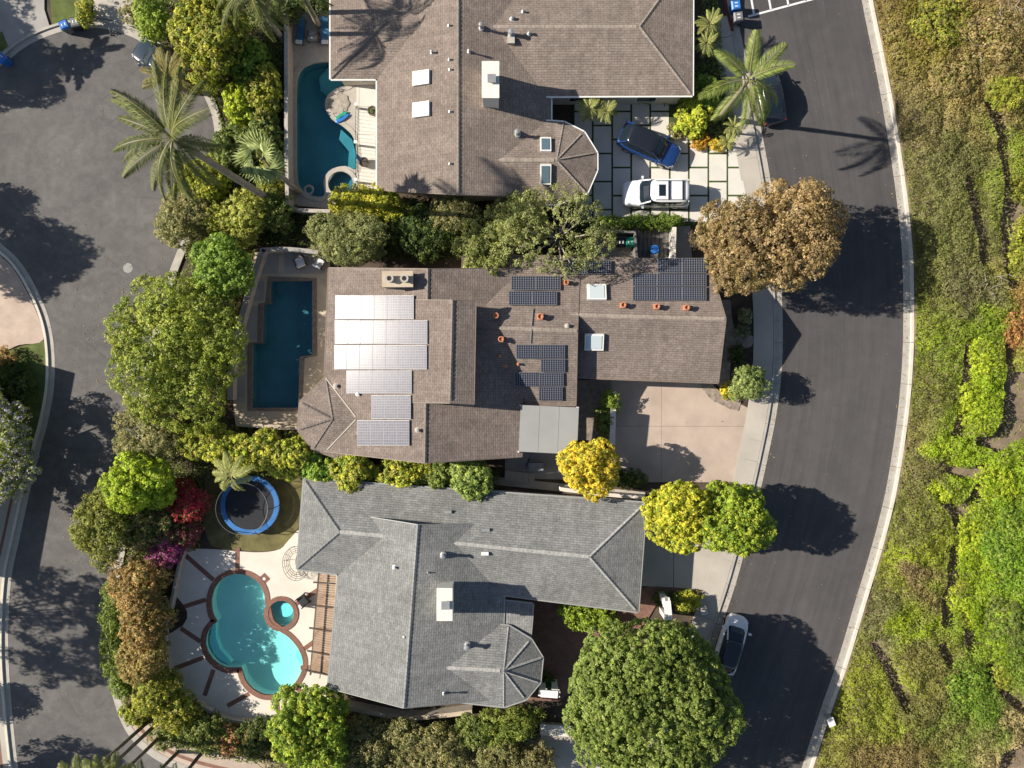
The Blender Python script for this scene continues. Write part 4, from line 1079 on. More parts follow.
# ------------------------------------------------------------------ hillside on the right
kr_e = offset(kr, .72); kr_y = np.array([p[1] for p in kr_e][::-1]); kr_x = np.array([p[0] for p in kr_e][::-1])
def kx(y): return np.interp(y, kr_y, kr_x)
def hill(x, y): return .1 + .15 * np.maximum(0, x - kx(y))
def Pg(px, py, dz=0.0):
    z = 0.0
    for _ in range(6):
        p = P(px, py, z + dz); z = float(hill(p.x, p.y))
    return z
ys = np.linspace(P(0, 900).y, P(0, -130).y, 90); us = np.concatenate([[0], np.linspace(.05, 26, 30), [60]])
V = []; Fh = []
for y in ys:
    for u in us:
        x = float(kx(y)) + u; V.append((x, y, float(hill(x, y)) + (NR.normal() * .05 if 0 < u < 26 else 0)))
nu = len(us)
for i in range(len(ys) - 1):
    for j in range(nu - 1): Fh.append([i * nu + j, i * nu + j + 1, (i + 1) * nu + j + 1, (i + 1) * nu + j])
plain('hill_soil', (.17, .13, .09), .95, var=.35, scale=1.2, bmp=.6, fine=12)
tag(mesh_obj('hillside', V, Fh, MAT['hill_soil'], smooth=True), kind='structure')

def inside(poly, x, y):
    c = np.zeros(len(x), bool); n = len(poly)
    for i in range(n):
        (xa, ya), (xb, yb) = poly[i], poly[(i + 1) % n]
        c ^= ((ya > y) != (yb > y)) & (x < (xb - xa) * (y - ya) / (yb - ya + 1e-12) + xa)
    return c
BARE = [[(1003, 188), (1012, 190), (1014, 262), (1006, 266)], [(1007, 372), (1030, 370), (1030, 430), (1004, 440), (986, 452), (977, 446), (1000, 424)], [(992, 744), (1030, 728), (1030, 775), (984, 772)]]
CH = [[(983, 108), (994, 145), (999, 190), (999, 235), (1000, 262), (1004, 285)], [(962, 185), (966, 205), (973, 232), (978, 262)], [(963, 345), (960, 380), (956, 412), (950, 432)],
      [(1000, 335), (1004, 370), (1000, 412), (988, 438), (972, 440)], [(924, 483), (937, 498), (950, 513)], [(950, 513), (963, 501), (971, 486)], [(950, 513), (951, 535), (945, 568), (941, 600), (939, 618)],
      [(872, 642), (884, 664), (900, 700)], [(935, 642), (943, 658)], [(984, 662), (1000, 690), (1014, 702)], [(1008, 185), (1011, 230), (1009, 262)], [(935, 465), (960, 472), (975, 468)], [(1005, 395), (1022, 402)], [(955, 600), (962, 640)]]
CTL = [(880, 30, (.17, .13, .05)), (925, 40, (.18, .155, .04)), (1000, 25, (.22, .155, .085)), (955, 95, (.21, .16, .08)), (905, 130, (.14, .12, .06)), (945, 180, (.125, .125, .055)), (925, 235, (.125, .13, .05)),
       (955, 295, (.125, .118, .065)), (918, 335, (.17, .215, .02)), (940, 350, (.13, .16, .03)), (992, 330, (.15, .205, .02)), (1012, 180, (.16, .19, .035)), (1016, 325, (.24, .15, .07)), (975, 390, (.2, .265, .02)),
       (893, 440, (.16, .13, .065)), (925, 390, (.13, .14, .035)), (912, 470, (.14, .135, .055)), (945, 455, (.19, .25, .02)), (1000, 480, (.18, .25, .02)), (905, 515, (.14, .15, .04)), (925, 545, (.16, .175, .025)), (903, 560, (.2, .235, .02)),
       (915, 575, (.15, .11, .065)), (995, 560, (.12, .2, .02)), (962, 560, (.2, .26, .02)), (1010, 640, (.12, .17, .03)), (876, 612, (.125, .125, .06)), (908, 622, (.19, .235, .02)), (865, 680, (.18, .195, .03)), (876, 705, (.18, .2, .03)),
       (920, 660, (.15, .14, .05)), (925, 700, (.13, .12, .05)), (965, 690, (.11, .17, .025)), (1010, 745, (.28, .22, .14)), (890, 752, (.16, .12, .06)), (950, 745, (.13, .15, .04)), (980, 620, (.17, .23, .02)), (905, 300, (.14, .15, .035))]
def cover(n, seed):
    rng = np.random.default_rng(seed)
    px = rng.uniform(785, 1075, n); py = rng.uniform(-40, 810, n); z = np.zeros(n)
    for _ in range(5):
        k = (H - z) / F; x = (px - 512) * k; y = (384 - py) * k; z = hill(x, y)
    keep = (x > kx(y) + .05); px, py, x, y, z = [a[keep] for a in (px, py, x, y, z)]; n = len(x)
    dch = np.full(n, 99.0)
    for c in CH:
        c = np.array(spline(c, 4))
        for i in range(len(c) - 1):
            a, b = c[i], c[i + 1]; ab = b - a; t = np.clip(((px - a[0]) * ab[0] + (py - a[1]) * ab[1]) / (ab @ ab), 0, 1)
            dch = np.minimum(dch, np.hypot(px - a[0] - ab[0] * t, py - a[1] - ab[1] * t))
    dch = dch * .0735
    def lump(x, y):
        g = np.zeros(len(x))
        for sc, am, sd in ((1.3, .26, 1), (3.0, .34, 2), (.5, .13, 3)):
            gx = np.floor(x / sc).astype(np.int64); gy = np.floor(y / sc).astype(np.int64); acc = np.zeros(len(x))
            for ox in (-1, 0, 1):
                for oy in (-1, 0, 1):
                    hx = (gx + ox) * 374761393 + (gy + oy) * 668265263 + sd * 1013904223; hx = (hx ^ (hx >> 13)) * 1274126177
                    fx = ((hx & 0xffff) / 65535.0); fy = (((hx >> 16) & 0xffff) / 65535.0); am2 = ((hx >> 8) & 0xff) / 255.0
                    d2 = (x / sc - gx - ox - fx) ** 2 + (y / sc - gy - oy - fy) ** 2
                    acc = np.maximum(acc, (.5 + .5 * am2) * np.clip(1 - d2, 0, 1))
            g += am * acc
        return g * 2.0
    g = lump(x, y); gdx = (lump(x + .06, y) - g) / .06; gdy = (lump(x, y + .06) - g) / .06
    tch = np.clip((dch - .26) / .25, 0, 1); u = x - kx(y)
    for bp in BARE:
        ib_ = inside([tuple(q) for q in bp], px, py); tch = np.where(ib_, 0, tch)
    near = np.clip(u / 1.2, .12, 1)
    hgt = (.35 + g) * tch ** .6 * near + .04
    dens_keep = rng.random(n) < np.clip(.035 + tch * 1.2, 0, 1)
    w = np.zeros(n); col = np.zeros((n, 3))
    wob = 9 * np.sin(px * .11 + 3 * np.sin(py * .07)) + 9 * np.cos(py * .09 + 2 * np.sin(px * .06))
    for cx, cy, cc in CTL:
        dd = ((px + wob - cx) ** 2 + (py + wob * .7 - cy) ** 2 + 40) ** -1.9; w += dd; col += dd[:, None] * np.array(cc)
    col = col / w[:, None] * np.array((1.58, 1.64, 1.2))
    patch = np.sin(x * 2.1 + np.sin(y * 1.7) * 2) * np.cos(y * 2.4 + np.sin(x * 1.3) * 2)
    col = col * (1 + .16 * patch[:, None] + .15 * rng.normal(size=(n, 1)))
    dry = rng.random(n) < .035; col[dry] = np.array((.22, .16, .09)) * (1 + .25 * rng.normal(size=(dry.sum(), 1)))
    k = dens_keep
    zz = z + hgt * (1 - .4 * rng.random(n) ** 3)
    pos = np.stack([x, y, zz], 1)[k]
    nn = rng.normal(size=(len(pos), 3)) * .42 + np.stack([-gdx * .8, -gdy * .8, np.ones(n)], 1)[k]
    return pos, nn, col[k], rng
pos, nn, col, rng = cover(500000, 5)
L = Leaves(); L.add(*leaf_quads(pos, nn,   .14 * rng.uniform(.6, 1.4, len(pos)), col, rng, .6))
tag(L.build('hillside_ground_cover'), 'olive and lime ground cover spread over the slope right of the street', 'ground cover', kind='stuff')

def hs(px, py, rx, ry, h, label, cols, seed, **k):
    k = {**dict(clump=.2, per=18, leaf=.105, lobes=9, lobe=.4, cvar=.08), **k}
    return shrub(px, py, rx, ry, h, label, cols, seed=seed, gz=Pg(px, py, h * .4), **k)
hs(981, 361, 12, 28, 1.5, 'tall lime green shrub, upper half of the long clipped mound', LIME, 101, dens=1.1)
hs(975, 407, 15, 25, 1.6, 'rounded lime green shrub at the lower end of the long mound', LIME, 102, dens=1.1)
hs(951, 451, 25, 13, 1.3, 'wide oval lime green shrub just below the long mound', LIME, 103, dens=1.1)
hs(945, 489, 18, 14, 1.3, 'small oval lime green shrub above the forked gap', LIME, 104, dens=1.1)
hs(996, 482, 20, 22, 1.6, 'lime green shrub mass right of the two small oval shrubs', LIME, 105, dens=1.1)
hs(972, 537, 16, 32, 1.3, 'lime green bank of foliage right of the long dark gap', LIME, 106, dens=1.05)
hs(1006, 545, 22, 46, 1.7, 'deep green bush mass at the right edge', BG, 107, dens=1.05)
hs(970, 602, 18, 26, 1.1, 'yellow-green bank below the deep green bush mass', LIME, 108)
hs(1008, 625, 20, 32, 1.8, 'dark green bush with red-brown twigs at the right edge', MG, 109, tips=((.25, .1, .05), .05))
hs(966, 682, 24, 24, 1.5, 'mid green rounded bush low on the slope', BG, 110)
hs(1006, 672, 16, 18, 1.2, 'pale green bush above the bare sandy corner', YG, 111)
hs(985, 722, 22, 16, 1.0, 'green bush beside the bare sandy corner', BG, 112)
hs(930, 722, 28, 22, 1.0, 'brown and green scrub near the bottom of the slope', MG, 113, tips=((.24, .16, .09), .35))
hs(904, 622, 15, 15, .9, 'bright yellow-green clump beside the grey kerbside shrub', LIME, 114)
hs(1018, 325, 18, 25, 1.5, 'orange-brown dried bush at the right edge', [(.28, .15, .065), (.22, .12, .05), (.33, .19, .09)], 115)
hs(1018, 160, 9, 42, 1.3, 'yellow-green bush strip beyond the sandy gap', [(.13, .145, .025), (.1, .115, .022), (.16, .16, .035)], 116)
hs(1018, 248, 9, 30, 1.3, 'green bush at the right edge above the dried orange bush', YG, 117)
hs(1005, 95, 20, 18, 2.0, 'shadowed olive bush in the upper right corner', YG, 118)
hs(997, 40, 30, 34, 3.0, 'large brown twiggy bush in the upper right corner', [(.2, .15, .085), (.25, .19, .11), (.14, .13, .05), (.16, .16, .05)], 119, clump=.34, dens=.75)
hs(944, 22, 30, 26, 2.2, 'yellow-green bush at the top of the slope', YG, 120, tips=((.22, .16, .09), .2))
hs(955, 78, 26, 22, 1.9, 'tan and olive bush below the top bush', [(.2, .16, .08), (.15, .15, .05), (.24, .19, .1)], 121)
hs(905, 40, 20, 40, 1.1, 'olive scrub strip beside the upper kerb', [(.16, .155, .04), (.13, .12, .045), (.19, .15, .07)], 122)
hs(978, 318, 12, 24, 1.1, 'bright green narrow shrub above the long mound', BG, 123)
hs(940, 100, 24, 18, 1.0, 'green and tan bush left of the dark upper gap', [(.16, .155, .05), (.13, .13, .04), (.19, .16, .08)], 124)

# ------------------------------------------------------------------ trees and shrubs round the lots
tree(650, 699, 93, 90, 8.4, 'huge domed evergreen tree with tufted crown beside the white parked car', [(.1, .14, .03), (.13, .172, .042), (.078, .112, .026), (.17, .205, .06)], seed=204, zbot=1.0, lobes=24, clump=.29, per=24, leaf=.165, dens=1.15, lobe=.27, tr=.3, spr=.66, up=.7, core=.7, out=2.0, limbs=12, cvar=.1)
tree(588, 466, 25, 26, 5.2, 'golden yellow round tree beside the grey canopy', YEL, seed=202, zbot=1.2, lobes=9, clump=.26, per=22, leaf=.17, up=.7, out=1.5)
tree(681, 511, 32, 33, 5.4, 'yellow-green street tree, left of the touching pair', [(.3, .3, .03), (.22, .25, .025), (.36, .34, .05), (.16, .2, .025)], seed=203, zbot=1.3, lobes=9, clump=.27, per=22, leaf=.18, out=1.3)
tree(731, 516, 36, 37, 5.6, 'green street tree, right of the touching pair', [(.15, .21, .025), (.2, .25, .03), (.1, .16, .02), (.25, .28, .04)], seed=204, zbot=1.3, lobes=9, clump=.27, per=22, leaf=.18, out=1.3)
tree(742, 250, 41, 50, 7.2, 'tan-flowered tree, left and lower half of the big brown pair', TN, seed=205, zbot=1.8, lobes=11, clump=.3, per=20, leaf=.15, dens=1.05, tr=.2)
tree(793, 236, 43, 50, 8.0, 'tan-flowered tree, right half of the big brown pair over the street', [(.215, .155, .086), (.16, .115, .062), (.28, .215, .13), (.12, .09, .04)], seed=206, zbot=2.0, lobes=11, clump=.34, per=18, leaf=.17, dens=1.0, tr=.2)
tree(178, 344, 62, 73, 5.8, 'large light green willowy tree beside the worn street', [(.18, .215, .04), (.135, .17, .03), (.23, .255, .055), (.1, .135, .025)], seed=207, zbot=.7, lobes=14, clump=.38, per=24, leaf=.17, dens=1.05, tr=.24, up=.35)
tree(225, 272, 30, 30, 4.4, 'fresh green tree beside the blue pool wall', [(.12, .19, .03), (.16, .23, .045), (.09, .15, .025)], seed=208, zbot=1.2, lobes=8, clump=.34, per=20, leaf=.2)
tree(150, 437, 36, 28, 3.8, 'grey-green bushy tree below the willowy tree', GG, seed=209, zbot=.6, lobes=8, clump=.3, per=22, leaf=.13)
tree(143, 482, 34, 29, 5.2, 'vivid yellow-green tree left of the trampoline', [(.2, .27, .02), (.26, .31, .03), (.14, .2, .018)], seed=210, zbot=1.0, lobes=9, clump=.28, per=22, leaf=.18)
tree(108, 524, 30, 42, 4.2, 'olive green tree overhanging the worn street', [(.14, .155, .035), (.1, .115, .028), (.18, .19, .045)], seed=211, zbot=.7, lobes=9, clump=.28, per=22, leaf=.14)
tree(150, 528, 24, 22, 3.2, 'mixed pink-tipped green bush beside the olive tree', MG, seed=212, zbot=.4, tips=((.33, .2, .13), .3), lobes=7, clump=.26, per=18, leaf=.13, name='shrub', cat='shrub')
shrub(193, 500, 21, 16, 3.0, 'crimson bougainvillea beside the trampoline', RED, seed=213, tips=((.1, .15, .03), .3), name='bougainvillea')
shrub(168, 549, 15, 18, 2.6, 'purple-magenta bougainvillea above the pool terrace corner', MAGENTA, seed=214, tips=((.07, .1, .03), .4), name='bougainvillea')
shrub(186, 534, 13, 13, 2.4, 'dusky pink bougainvillea between crimson and purple ones', [(.22, .04, .09), (.12, .05, .05), (.08, .1, .03)], seed=215, name='bougainvillea')
# hedge belt left of the terrace
for i, (x, y, rx, ry, h, lab, cl) in enumerate([
    (142, 583, 22, 25, 4.1, 'rust-tipped tall shrub at the top of the hedge belt', BR), (147, 618, 22, 24, 4.1, 'rusty brown shrub, second down the hedge belt', BR),
    (148, 655, 22, 24, 3.7, 'brown and olive shrub midway down the hedge belt', [(.2, .155, .06), (.15, .14, .045), (.25, .19, .08)]),
    (160, 690, 22, 20, 3.2, 'olive shrub where the hedge belt turns', YG), (180, 712, 22, 16, 3.0, 'yellow-green shrub on the lower bend of the hedge belt', YG),
    (207, 728, 20, 15, 2.8, 'green shrub near the bottom of the hedge belt', MG), (233, 736, 17, 14, 2.2, 'reddish shrub at the end of the hedge belt', [(.22, .1, .06), (.13, .12, .04), (.28, .15, .09)]),
    (257, 736, 17, 17, 2.6, 'dark green shrub beside the round bright tree', DG)]):
    shrub(x, y, rx, ry, h, lab, cl, seed=220 + i, clump=.25, per=22, leaf=.14, tips=((.24, .16, .06), .12), group=None, dens=1.25, lobes=9)
hedge([(117, 590), (114, 625), (117, 660), (127, 695)], 17, 1.7, 'low green planting strip along the left kerb', [(.1, .145, .03), (.15, .19, .04), (.08, .11, .025)], seed=230)
shrub(139, 712, 14, 12, 1.3, 'bright green tuft beside the red banded pavement', YG, seed=231, leaf=.2)
shrub(168, 738, 16, 9, 1.2, 'low green plants beside the tall palm trunks', MG, seed=232)
# row between the middle and bottom houses
for i, (x, y, rx, ry, h, lab, cl) in enumerate([
    (205, 442, 25, 18, 3.6, 'leftmost clipped ficus of the row above the trampoline', YG), (236, 451, 24, 18, 3.6, 'clipped ficus right above the trampoline', YG), (264, 451, 24, 19, 3.5, 'ficus in the row right of the trampoline', YG),
    (291, 458, 23, 19, 3.5, 'ficus in the row nearest the bottom house corner', YG), (320, 466, 22, 15, 3.3, 'ficus tucked under the turret corner', BG), (352, 470, 24, 18, 3.9, 'taller ficus overlapping the grey roof edge', YG),
    (400, 473, 30, 15, 3.5, 'low yellowish ficus between the two roofs', YG), (438, 476, 16, 11, 3.2, 'small dark ficus between the two roofs', MG), (470, 478, 23, 19, 4.2, 'pale green ficus at the right end of the row', [(.12, .16, .045), (.17, .21, .06), (.09, .125, .035)])]):
    tree(x, y, rx, ry, h, lab, [tuple(q * 1.3 for q in c_) for c_ in cl], seed=240 + i, zbot=.5, lobes=7, clump=.26, per=20, leaf=.17, out=1.5, tr=.09, name='ficus_tree')
# bottom belt
tree(310, 728, 41, 38, 5.2, 'round bright green tree at the corner of the pool terrace', [(.13, .19, .025), (.18, .24, .035), (.09, .14, .02), (.24, .27, .035)], seed=260, zbot=.7, lobes=10, clump=.29, per=20, leaf=.2, out=1.5)
for i, (x, y, rx, ry, h, lab, cl) in enumerate([
    (362, 748, 30, 26, 3.8, 'olive-grey tree right of the round bright tree', GG), (404, 742, 27, 23, 3.4, 'grey-green tree below the long grey roof', GG), (440, 745, 24, 24, 3.4, 'olive tree midway along the bottom edge', GG),
    (474, 728, 20, 18, 2.8, 'shadowed green shrub under the grey turret', MG), (508, 722, 32, 18, 3.0, 'yellow-green shrub below the octagonal turret', [(.12, .15, .03), (.16, .185, .04), (.08, .11, .025)]),
    (500, 752, 24, 18, 3.0, 'grey-olive bush at the bottom edge below the turret', GG), (535, 760, 18, 16, 2.6, 'dry tan bush at the bottom edge', [(.2, .17, .1), (.14, .13, .06), (.1, .1, .04)]), (380, 775, 40, 16, 3.2, 'olive foliage running off the bottom edge', GG)]):
    tree(x, y, rx, ry, h, lab, cl, seed=270 + i, zbot=.4, lobes=8, clump=.3, per=20, leaf=.14, tr=.09)
# between the top and middle houses
tree(352, 241, 40, 27, 4.4, 'grey-green olive tree beside the middle house chimney', [(.14, .155, .07), (.11, .125, .05), (.19, .2, .095)], seed=280, zbot=.8, lobes=9, clump=.32, per=24, leaf=.12)
tree(372, 205, 38, 17, 3.4, 'golden yellow-green hedge tree at the foot of the teal pool', [(.28, .28, .03), (.2, .22, .025), (.34, .31, .05), (.14, .16, .02)], seed=281, zbot=.4, lobes=9, clump=.27, per=20, leaf=.16)
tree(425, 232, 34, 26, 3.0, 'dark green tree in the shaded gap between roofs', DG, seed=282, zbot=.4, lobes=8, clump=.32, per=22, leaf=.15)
tree(455, 216, 26, 17, 3.6, 'dusty green tree under the top roof edge', GG, seed=283, zbot=.6, lobes=8, clump=.3, per=22, leaf=.13)
tree(482, 252, 26, 28, 4.6, 'drooping pale green tree over the middle roof', [(.16, .18, .06), (.2, .21, .08), (.12, .14, .045)], seed=284, zbot=1.2, lobes=9, clump=.34, per=22, leaf=.14, bark='bark_pale')
tree(560, 232, 52, 42, 7.0, 'sparse tree with pale bare branches over the solar panels', [(.15, .17, .07), (.2, .215, .1), (.12, .135, .05)], seed=285, zbot=2.2, lobes=18, clump=.34, per=18, leaf=.14, dens=.62, bark='bark_pale', tr=.16, core=0, lobe=.3, limbs=15, spr=.8)
tree(520, 222, 30, 26, 5.0, 'fuller green tree left of the pale-branched one', [(.15, .17, .06), (.12, .14, .045), (.2, .215, .085)], seed=286, zbot=1.0, lobes=8, clump=.32, per=20, leaf=.14)
hedge([(598, 223), (630, 223), (655, 223), (681, 222)], 8, 1.5, 'narrow ivy hedge along the lower edge of the paver drive', [(.1, .15, .025), (.07, .11, .02), (.14, .19, .035)], seed=287)
# left belt, top
shrub(156, 22, 14, 22, 2.6, 'bright green rounded bush at the top left kerb', [(.14, .2, .03), (.19, .25, .04)], seed=290, leaf=.14)
tree(213, 36, 38, 40, 5.4, 'broad yellow-green tree above the tall palm', YG, seed=291, zbot=.8, lobes=11, clump=.32, per=22, leaf=.2)
shrub(213, 80, 14, 15, 2.4, 'clipped oval olive bush right of the dead palm', YG, seed=292)
shrub(250, 62, 20, 24, 3.2, 'leafy green bush beside the pool wall', BG, seed=293, leaf=.2)
shrub(266, 95, 16, 26, 3.0, 'yellow-green bush against the teal pool wall', YG, seed=294, leaf=.18)
shrub(244, 108, 18, 20, 2.8, 'bright leafy bush below the tall palm crown', LIME, seed=295, leaf=.2)
shrub(267, 140, 15, 22, 2.8, 'dark leafy bush beside the fan palm', MG, seed=296, leaf=.18)
shrub(204, 183, 26, 24, 3.2, 'golden yellow bush under the tall palm', [(.27, .28, .03), (.2, .22, .025), (.15, .18, .02)], seed=297, leaf=.17)
shrub(187, 219, 27, 34, 3.2, 'grey-green spreading bush at the bend of the street', GG, seed=298, leaf=.13)
shrub(246, 214, 23, 24, 3.4, 'pale yellow-green bush above the blue pool wall', [(.2, .22, .05), (.15, .17, .035), (.25, .26, .07)], seed=299, leaf=.15)
shrub(222, 222, 18, 18, 2.6, 'olive bush between the grey and pale bushes', YG, seed=300)
shrub(277, 212, 15, 20, 2.6, 'dark hedge bush at the foot of the teal pool wall', MG, seed=301)
shrub(235, 150, 20, 20, 2.6, 'shaded green bush under the palm fronds', MG, seed=302, leaf=.18)
shrub(272, 180, 12, 24, 2.4, 'green bush along the lower teal pool wall', YG, seed=303)
hedge([(282, 8), (281, 20), (300, 6), (325, 4)], 10, 2.2, 'dark hedge behind the blue loungers', DG, seed=304)
# low ground planting filling the beds between the shrubs
def carpet(poly_px, h, cols, label, seed, dens=150, leaf=.15, name='ground_planting'):
    rng = np.random.default_rng(seed); w = W(poly_px); xs = [p[0] for p in w]; ys_ = [p[1] for p in w]
    n = int((max(xs) - min(xs)) * (max(ys_) - min(ys_)) * dens); x = rng.uniform(min(xs), max(xs), n); y = rng.uniform(min(ys_), max(ys_), n)
    k = inside(w, x, y); x, y = x[k], y[k]; n = len(x)
    lump = .55 + .45 * np.sin(x * 2.3 + 2 * np.sin(y * 1.9)) * np.cos(y * 2.7 + 2 * np.sin(x * 1.4))
    z = .1 + h * (.25 + .75 * lump) * (1 - .5 * rng.random(n) ** 2)
    col = palette(cols, n, rng, .22) * (1 + .2 * (lump - .5))[:, None]
    L = Leaves(); L.add(*leaf_quads(np.stack([x, y, z], 1), rng.normal(size=(n, 3)) * .6 + np.array((0, 0, 1.)), leaf * rng.uniform(.6, 1.4, n), col, rng, .6))
    return tag(L.build(name), label, 'ground cover', kind='stuff')
carpet([(143, -20), (284, -20), (284, 205), (262, 244), (215, 260), (190, 262), (186, 248), (206, 212), (221, 166), (222, 122), (208, 86), (184, 60), (143, 32)], .8, MG, 'mixed green planting under the palms beside the turning head', 401)
carpet([(190, 262), (258, 250), (240, 310), (228, 370), (228, 424), (300, 432), (300, 474), (205, 478), (202, 546), (180, 546), (164, 610), (160, 650), (170, 690), (200, 716), (262, 728), (262, 762), (205, 754), (165, 738), (134, 705), (120, 650), (122, 600), (132, 530), (142, 470), (150, 410), (158, 350), (170, 300)], .6, MG, 'mixed green planting between the worn street and the pool walls', 402)
carpet([(262, 728), (345, 706), (470, 716), (540, 706), (540, 800), (262, 800)], .5, GG, 'grey-green planting along the bottom edge below the grey house', 403)
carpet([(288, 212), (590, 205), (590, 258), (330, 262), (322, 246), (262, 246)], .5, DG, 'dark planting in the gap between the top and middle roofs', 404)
carpet([(302, 462), (500, 470), (500, 484), (302, 478)], .5, MG, 'green planting in the gap between the middle and bottom roofs', 405)
carpet([(672, 96), (700, 60), (700, -20), (716, -20), (722, 60), (735, 132), (712, 141), (690, 130)], .4, MG, 'green planting in the front bed of the top house', 406)
# front gardens
shrub(693, 118, 17, 20, 1.6, 'yellow-green leafy bed beside the top garage', [(.22, .26, .03), (.17, .22, .025), (.28, .28, .04)], seed=310, leaf=.24, clump=.3)
shrub(706, 96, 10, 18, 1.8, 'mid green foliage by the top garage corner', BG, seed=311, leaf=.2)
shrub(701, 142, 10, 6, .7, 'orange-flowered clump in the front bed', [(.4, .2, .03), (.34, .26, .03), (.25, .15, .03)], seed=312)
shrub(717, 146, 8, 5, .7, 'amber clump next to the orange flowers', [(.38, .25, .03), (.28, .26, .03)], seed=313)
shrub(676, 132, 8, 9, .5, 'low dry groundcover at the drive corner', [(.2, .17, .09), (.13, .13, .05)], seed=314)
hedge([(640, 97), (660, 97), (684, 97)], 6, .6, 'thin green strip under the top garage eave', MG, seed=315)
tree(746, 383, 18, 17, 2.9, 'small sage green tree at the middle drive corner', [(.15, .19, .07), (.2, .24, .1), (.11, .15, .05)], seed=316, zbot=.6, lobes=7, clump=.24, per=18, leaf=.13, tr=.05)
shrub(728, 392, 9, 8, .8, 'yellow-flowered low plants beside the sage green tree', [(.42, .34, .02), (.2, .22, .03), (.35, .28, .02)], seed=317)
shrub(744, 318, 6, 9, .9, 'pale succulent clump, upper one by the pavement', [(.16, .18, .12), (.1, .13, .06)], seed=318)
shrub(742, 332, 7, 6, .8, 'grey succulent clump, lower one by the pavement', [(.14, .16, .1), (.1, .13, .07)], seed=319)
shrub(737, 355, 7, 9, .6, 'dark low groundcover in the shaded round bed', DG, seed=320)
shrub(611, 400, 7, 11, 1.6, 'light green shrub beside the low white wall', [(.17, .22, .03), (.12, .17, .03)], seed=321)
shrub(604, 420, 9, 14, 1.4, 'dark shrub below the light green one', MG, seed=322)
shrub(628, 479, 17, 9, 1.5, 'dark green shrub in the shade below the middle drive', DG, seed=323, tips=((.3, .32, .2), .08))
hedge([(563, 611), (580, 614), (598, 618), (612, 616)], 15, 1.3, 'bright green courtyard hedge under the grey eave', [(.14, .2, .025), (.19, .24, .035), (.1, .15, .02)], seed=324, leaf=.17)
shrub(686, 600, 15, 9, 1.0, 'yellow-green shrub beside the bottom driveway', [(.22, .24, .03), (.16, .19, .025), (.28, .27, .04)], seed=325)
shrub(664, 598, 11, 8, .9, 'dark shrub beside the white entry pillars', DG, seed=326)
shrub(545, 683, 10, 8, .9, 'dark low shrub at the turret foot', DG, seed=327)
# far left
tree(-2, 448, 36, 52, 4.4, 'jacaranda with lilac blossom at the left edge', [(.17, .2, .05), (.13, .165, .04), (.21, .235, .08)], seed=330, zbot=1.6, lobes=12, clump=.34, per=20, leaf=.17, dens=1.0, tips=((.5, .46, .68), .34), core=.5, spr=.8, lobe=.36, limbs=12, bark='bark_pale')
shrub(8, 358, 9, 9, 1.2, 'small brown and green bush on the left lawn', BR, seed=331)
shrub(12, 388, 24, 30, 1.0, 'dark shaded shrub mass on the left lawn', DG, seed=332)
shrub(88, 14, 7, 16, 1.6, 'narrow clipped hedge at the edge of the top-left lawn', YG, seed=333)
shrub(134, 12, 10, 16, 1.3, 'wispy pale plant beside the top drive', GG, seed=334, dens=.5)

# trees that stand just outside the picture and throw the shadows on the worn street
def off_tree(sx, sy, r, z, seed, label, ry=None, dens=1.0, core=.62, lobes=9, **k):
    gx, gy = sh_src(sx, sy, z); zz = z; p = P(gx, gy, 0)
    fx = 512 + p.x * F / (H - zz); fy = 384 - p.y * F / (H - zz)
    return tree(fx, fy, r * H / (H - zz), (ry or r) * H / (H - zz), z + m_px(ry or r) * .8, label, MG, seed=seed, zbot=max(.5, z - m_px(ry or r) * .8), lobes=lobes, clump=.4, per=20, leaf=.22, dens=dens, core=core, group=None, **k)
off_tree(30, 258, 36, 6.0, 340, 'round tree outside the left edge whose shadow crosses the street bend')
off_tree(-5, 207, 22, 5.0, 341, 'bushy tree outside the left edge above the round tree')
off_tree(2, 72, 38, 5.0, 342, 'broad tree outside the left edge shading the turning head')
off_tree(58, 628, 58, 7.5, 343, 'open-branched tree outside the left edge shading the lower street', ry=52, dens=.75, core=0, lobes=22, lobe=.26, spr=.9)
off_tree(10, 700, 17, 3.6, 344, 'small round tree outside the left edge near the bottom')
off_tree(60, 775, 42, 5.5, 345, 'tree outside the lower left corner', dens=.7)
off_tree(-30, 30, 40, 5.0, 346, 'tree outside the upper left corner')

# ------------------------------------------------------------------ palms
PGN = [(.1, .125, .035), (.065, .085, .025), (.16, .17, .06)]
FR_Q = [frond_mesh('queen_frond', 3.4, .5, 76, .72, [(.15, .2, .045), (.1, .14, .035), (.21, .24, .07)], s, .018, .7, .6) for s in (1, 2, 3)]
FR_T = [frond_mesh('tall_frond', 3.9, .62, 84, .6, PGN, s, .018, .9, .95) for s in (4, 5, 6, 41, 42)]
FR_D = [frond_mesh('dry_frond', 2.5, .5, 48, .5, [(.2, .18, .07), (.27, .2, .07), (.13, .14, .05)], s, .022) for s in (7, 8)]
FR_P = [frond_mesh('small_frond', 1.3, .55, 34, .32, [(.24, .27, .09), (.18, .21, .06), (.3, .31, .12)], s, .016) for s in (9, 10)]
FR_K = [frond_mesh('king_frond', 2.9, .4, 52, .7, [(.17, .19, .06), (.22, .23, .08), (.13, .16, .05)], s, .022) for s in (11, 12)]
FAN = [fan_mesh('fan_leaf', 1.6, 1.0, [(.17, .2, .09), (.22, .25, .12), (.12, .15, .06)], s) for s in (13, 14)]
COR = [frond_mesh('cordyline_blade', .85, .3, 3, .3, [(.28, .16, .13), (.34, .22, .18)], s, .04, 0) for s in (15,)]
palm((172, 138), 15.0, (275, 203), 'tall leaning palm whose crown hangs over the worn street', FR_T, 24, .97, .2, 1, el=(-.7, 1.2))
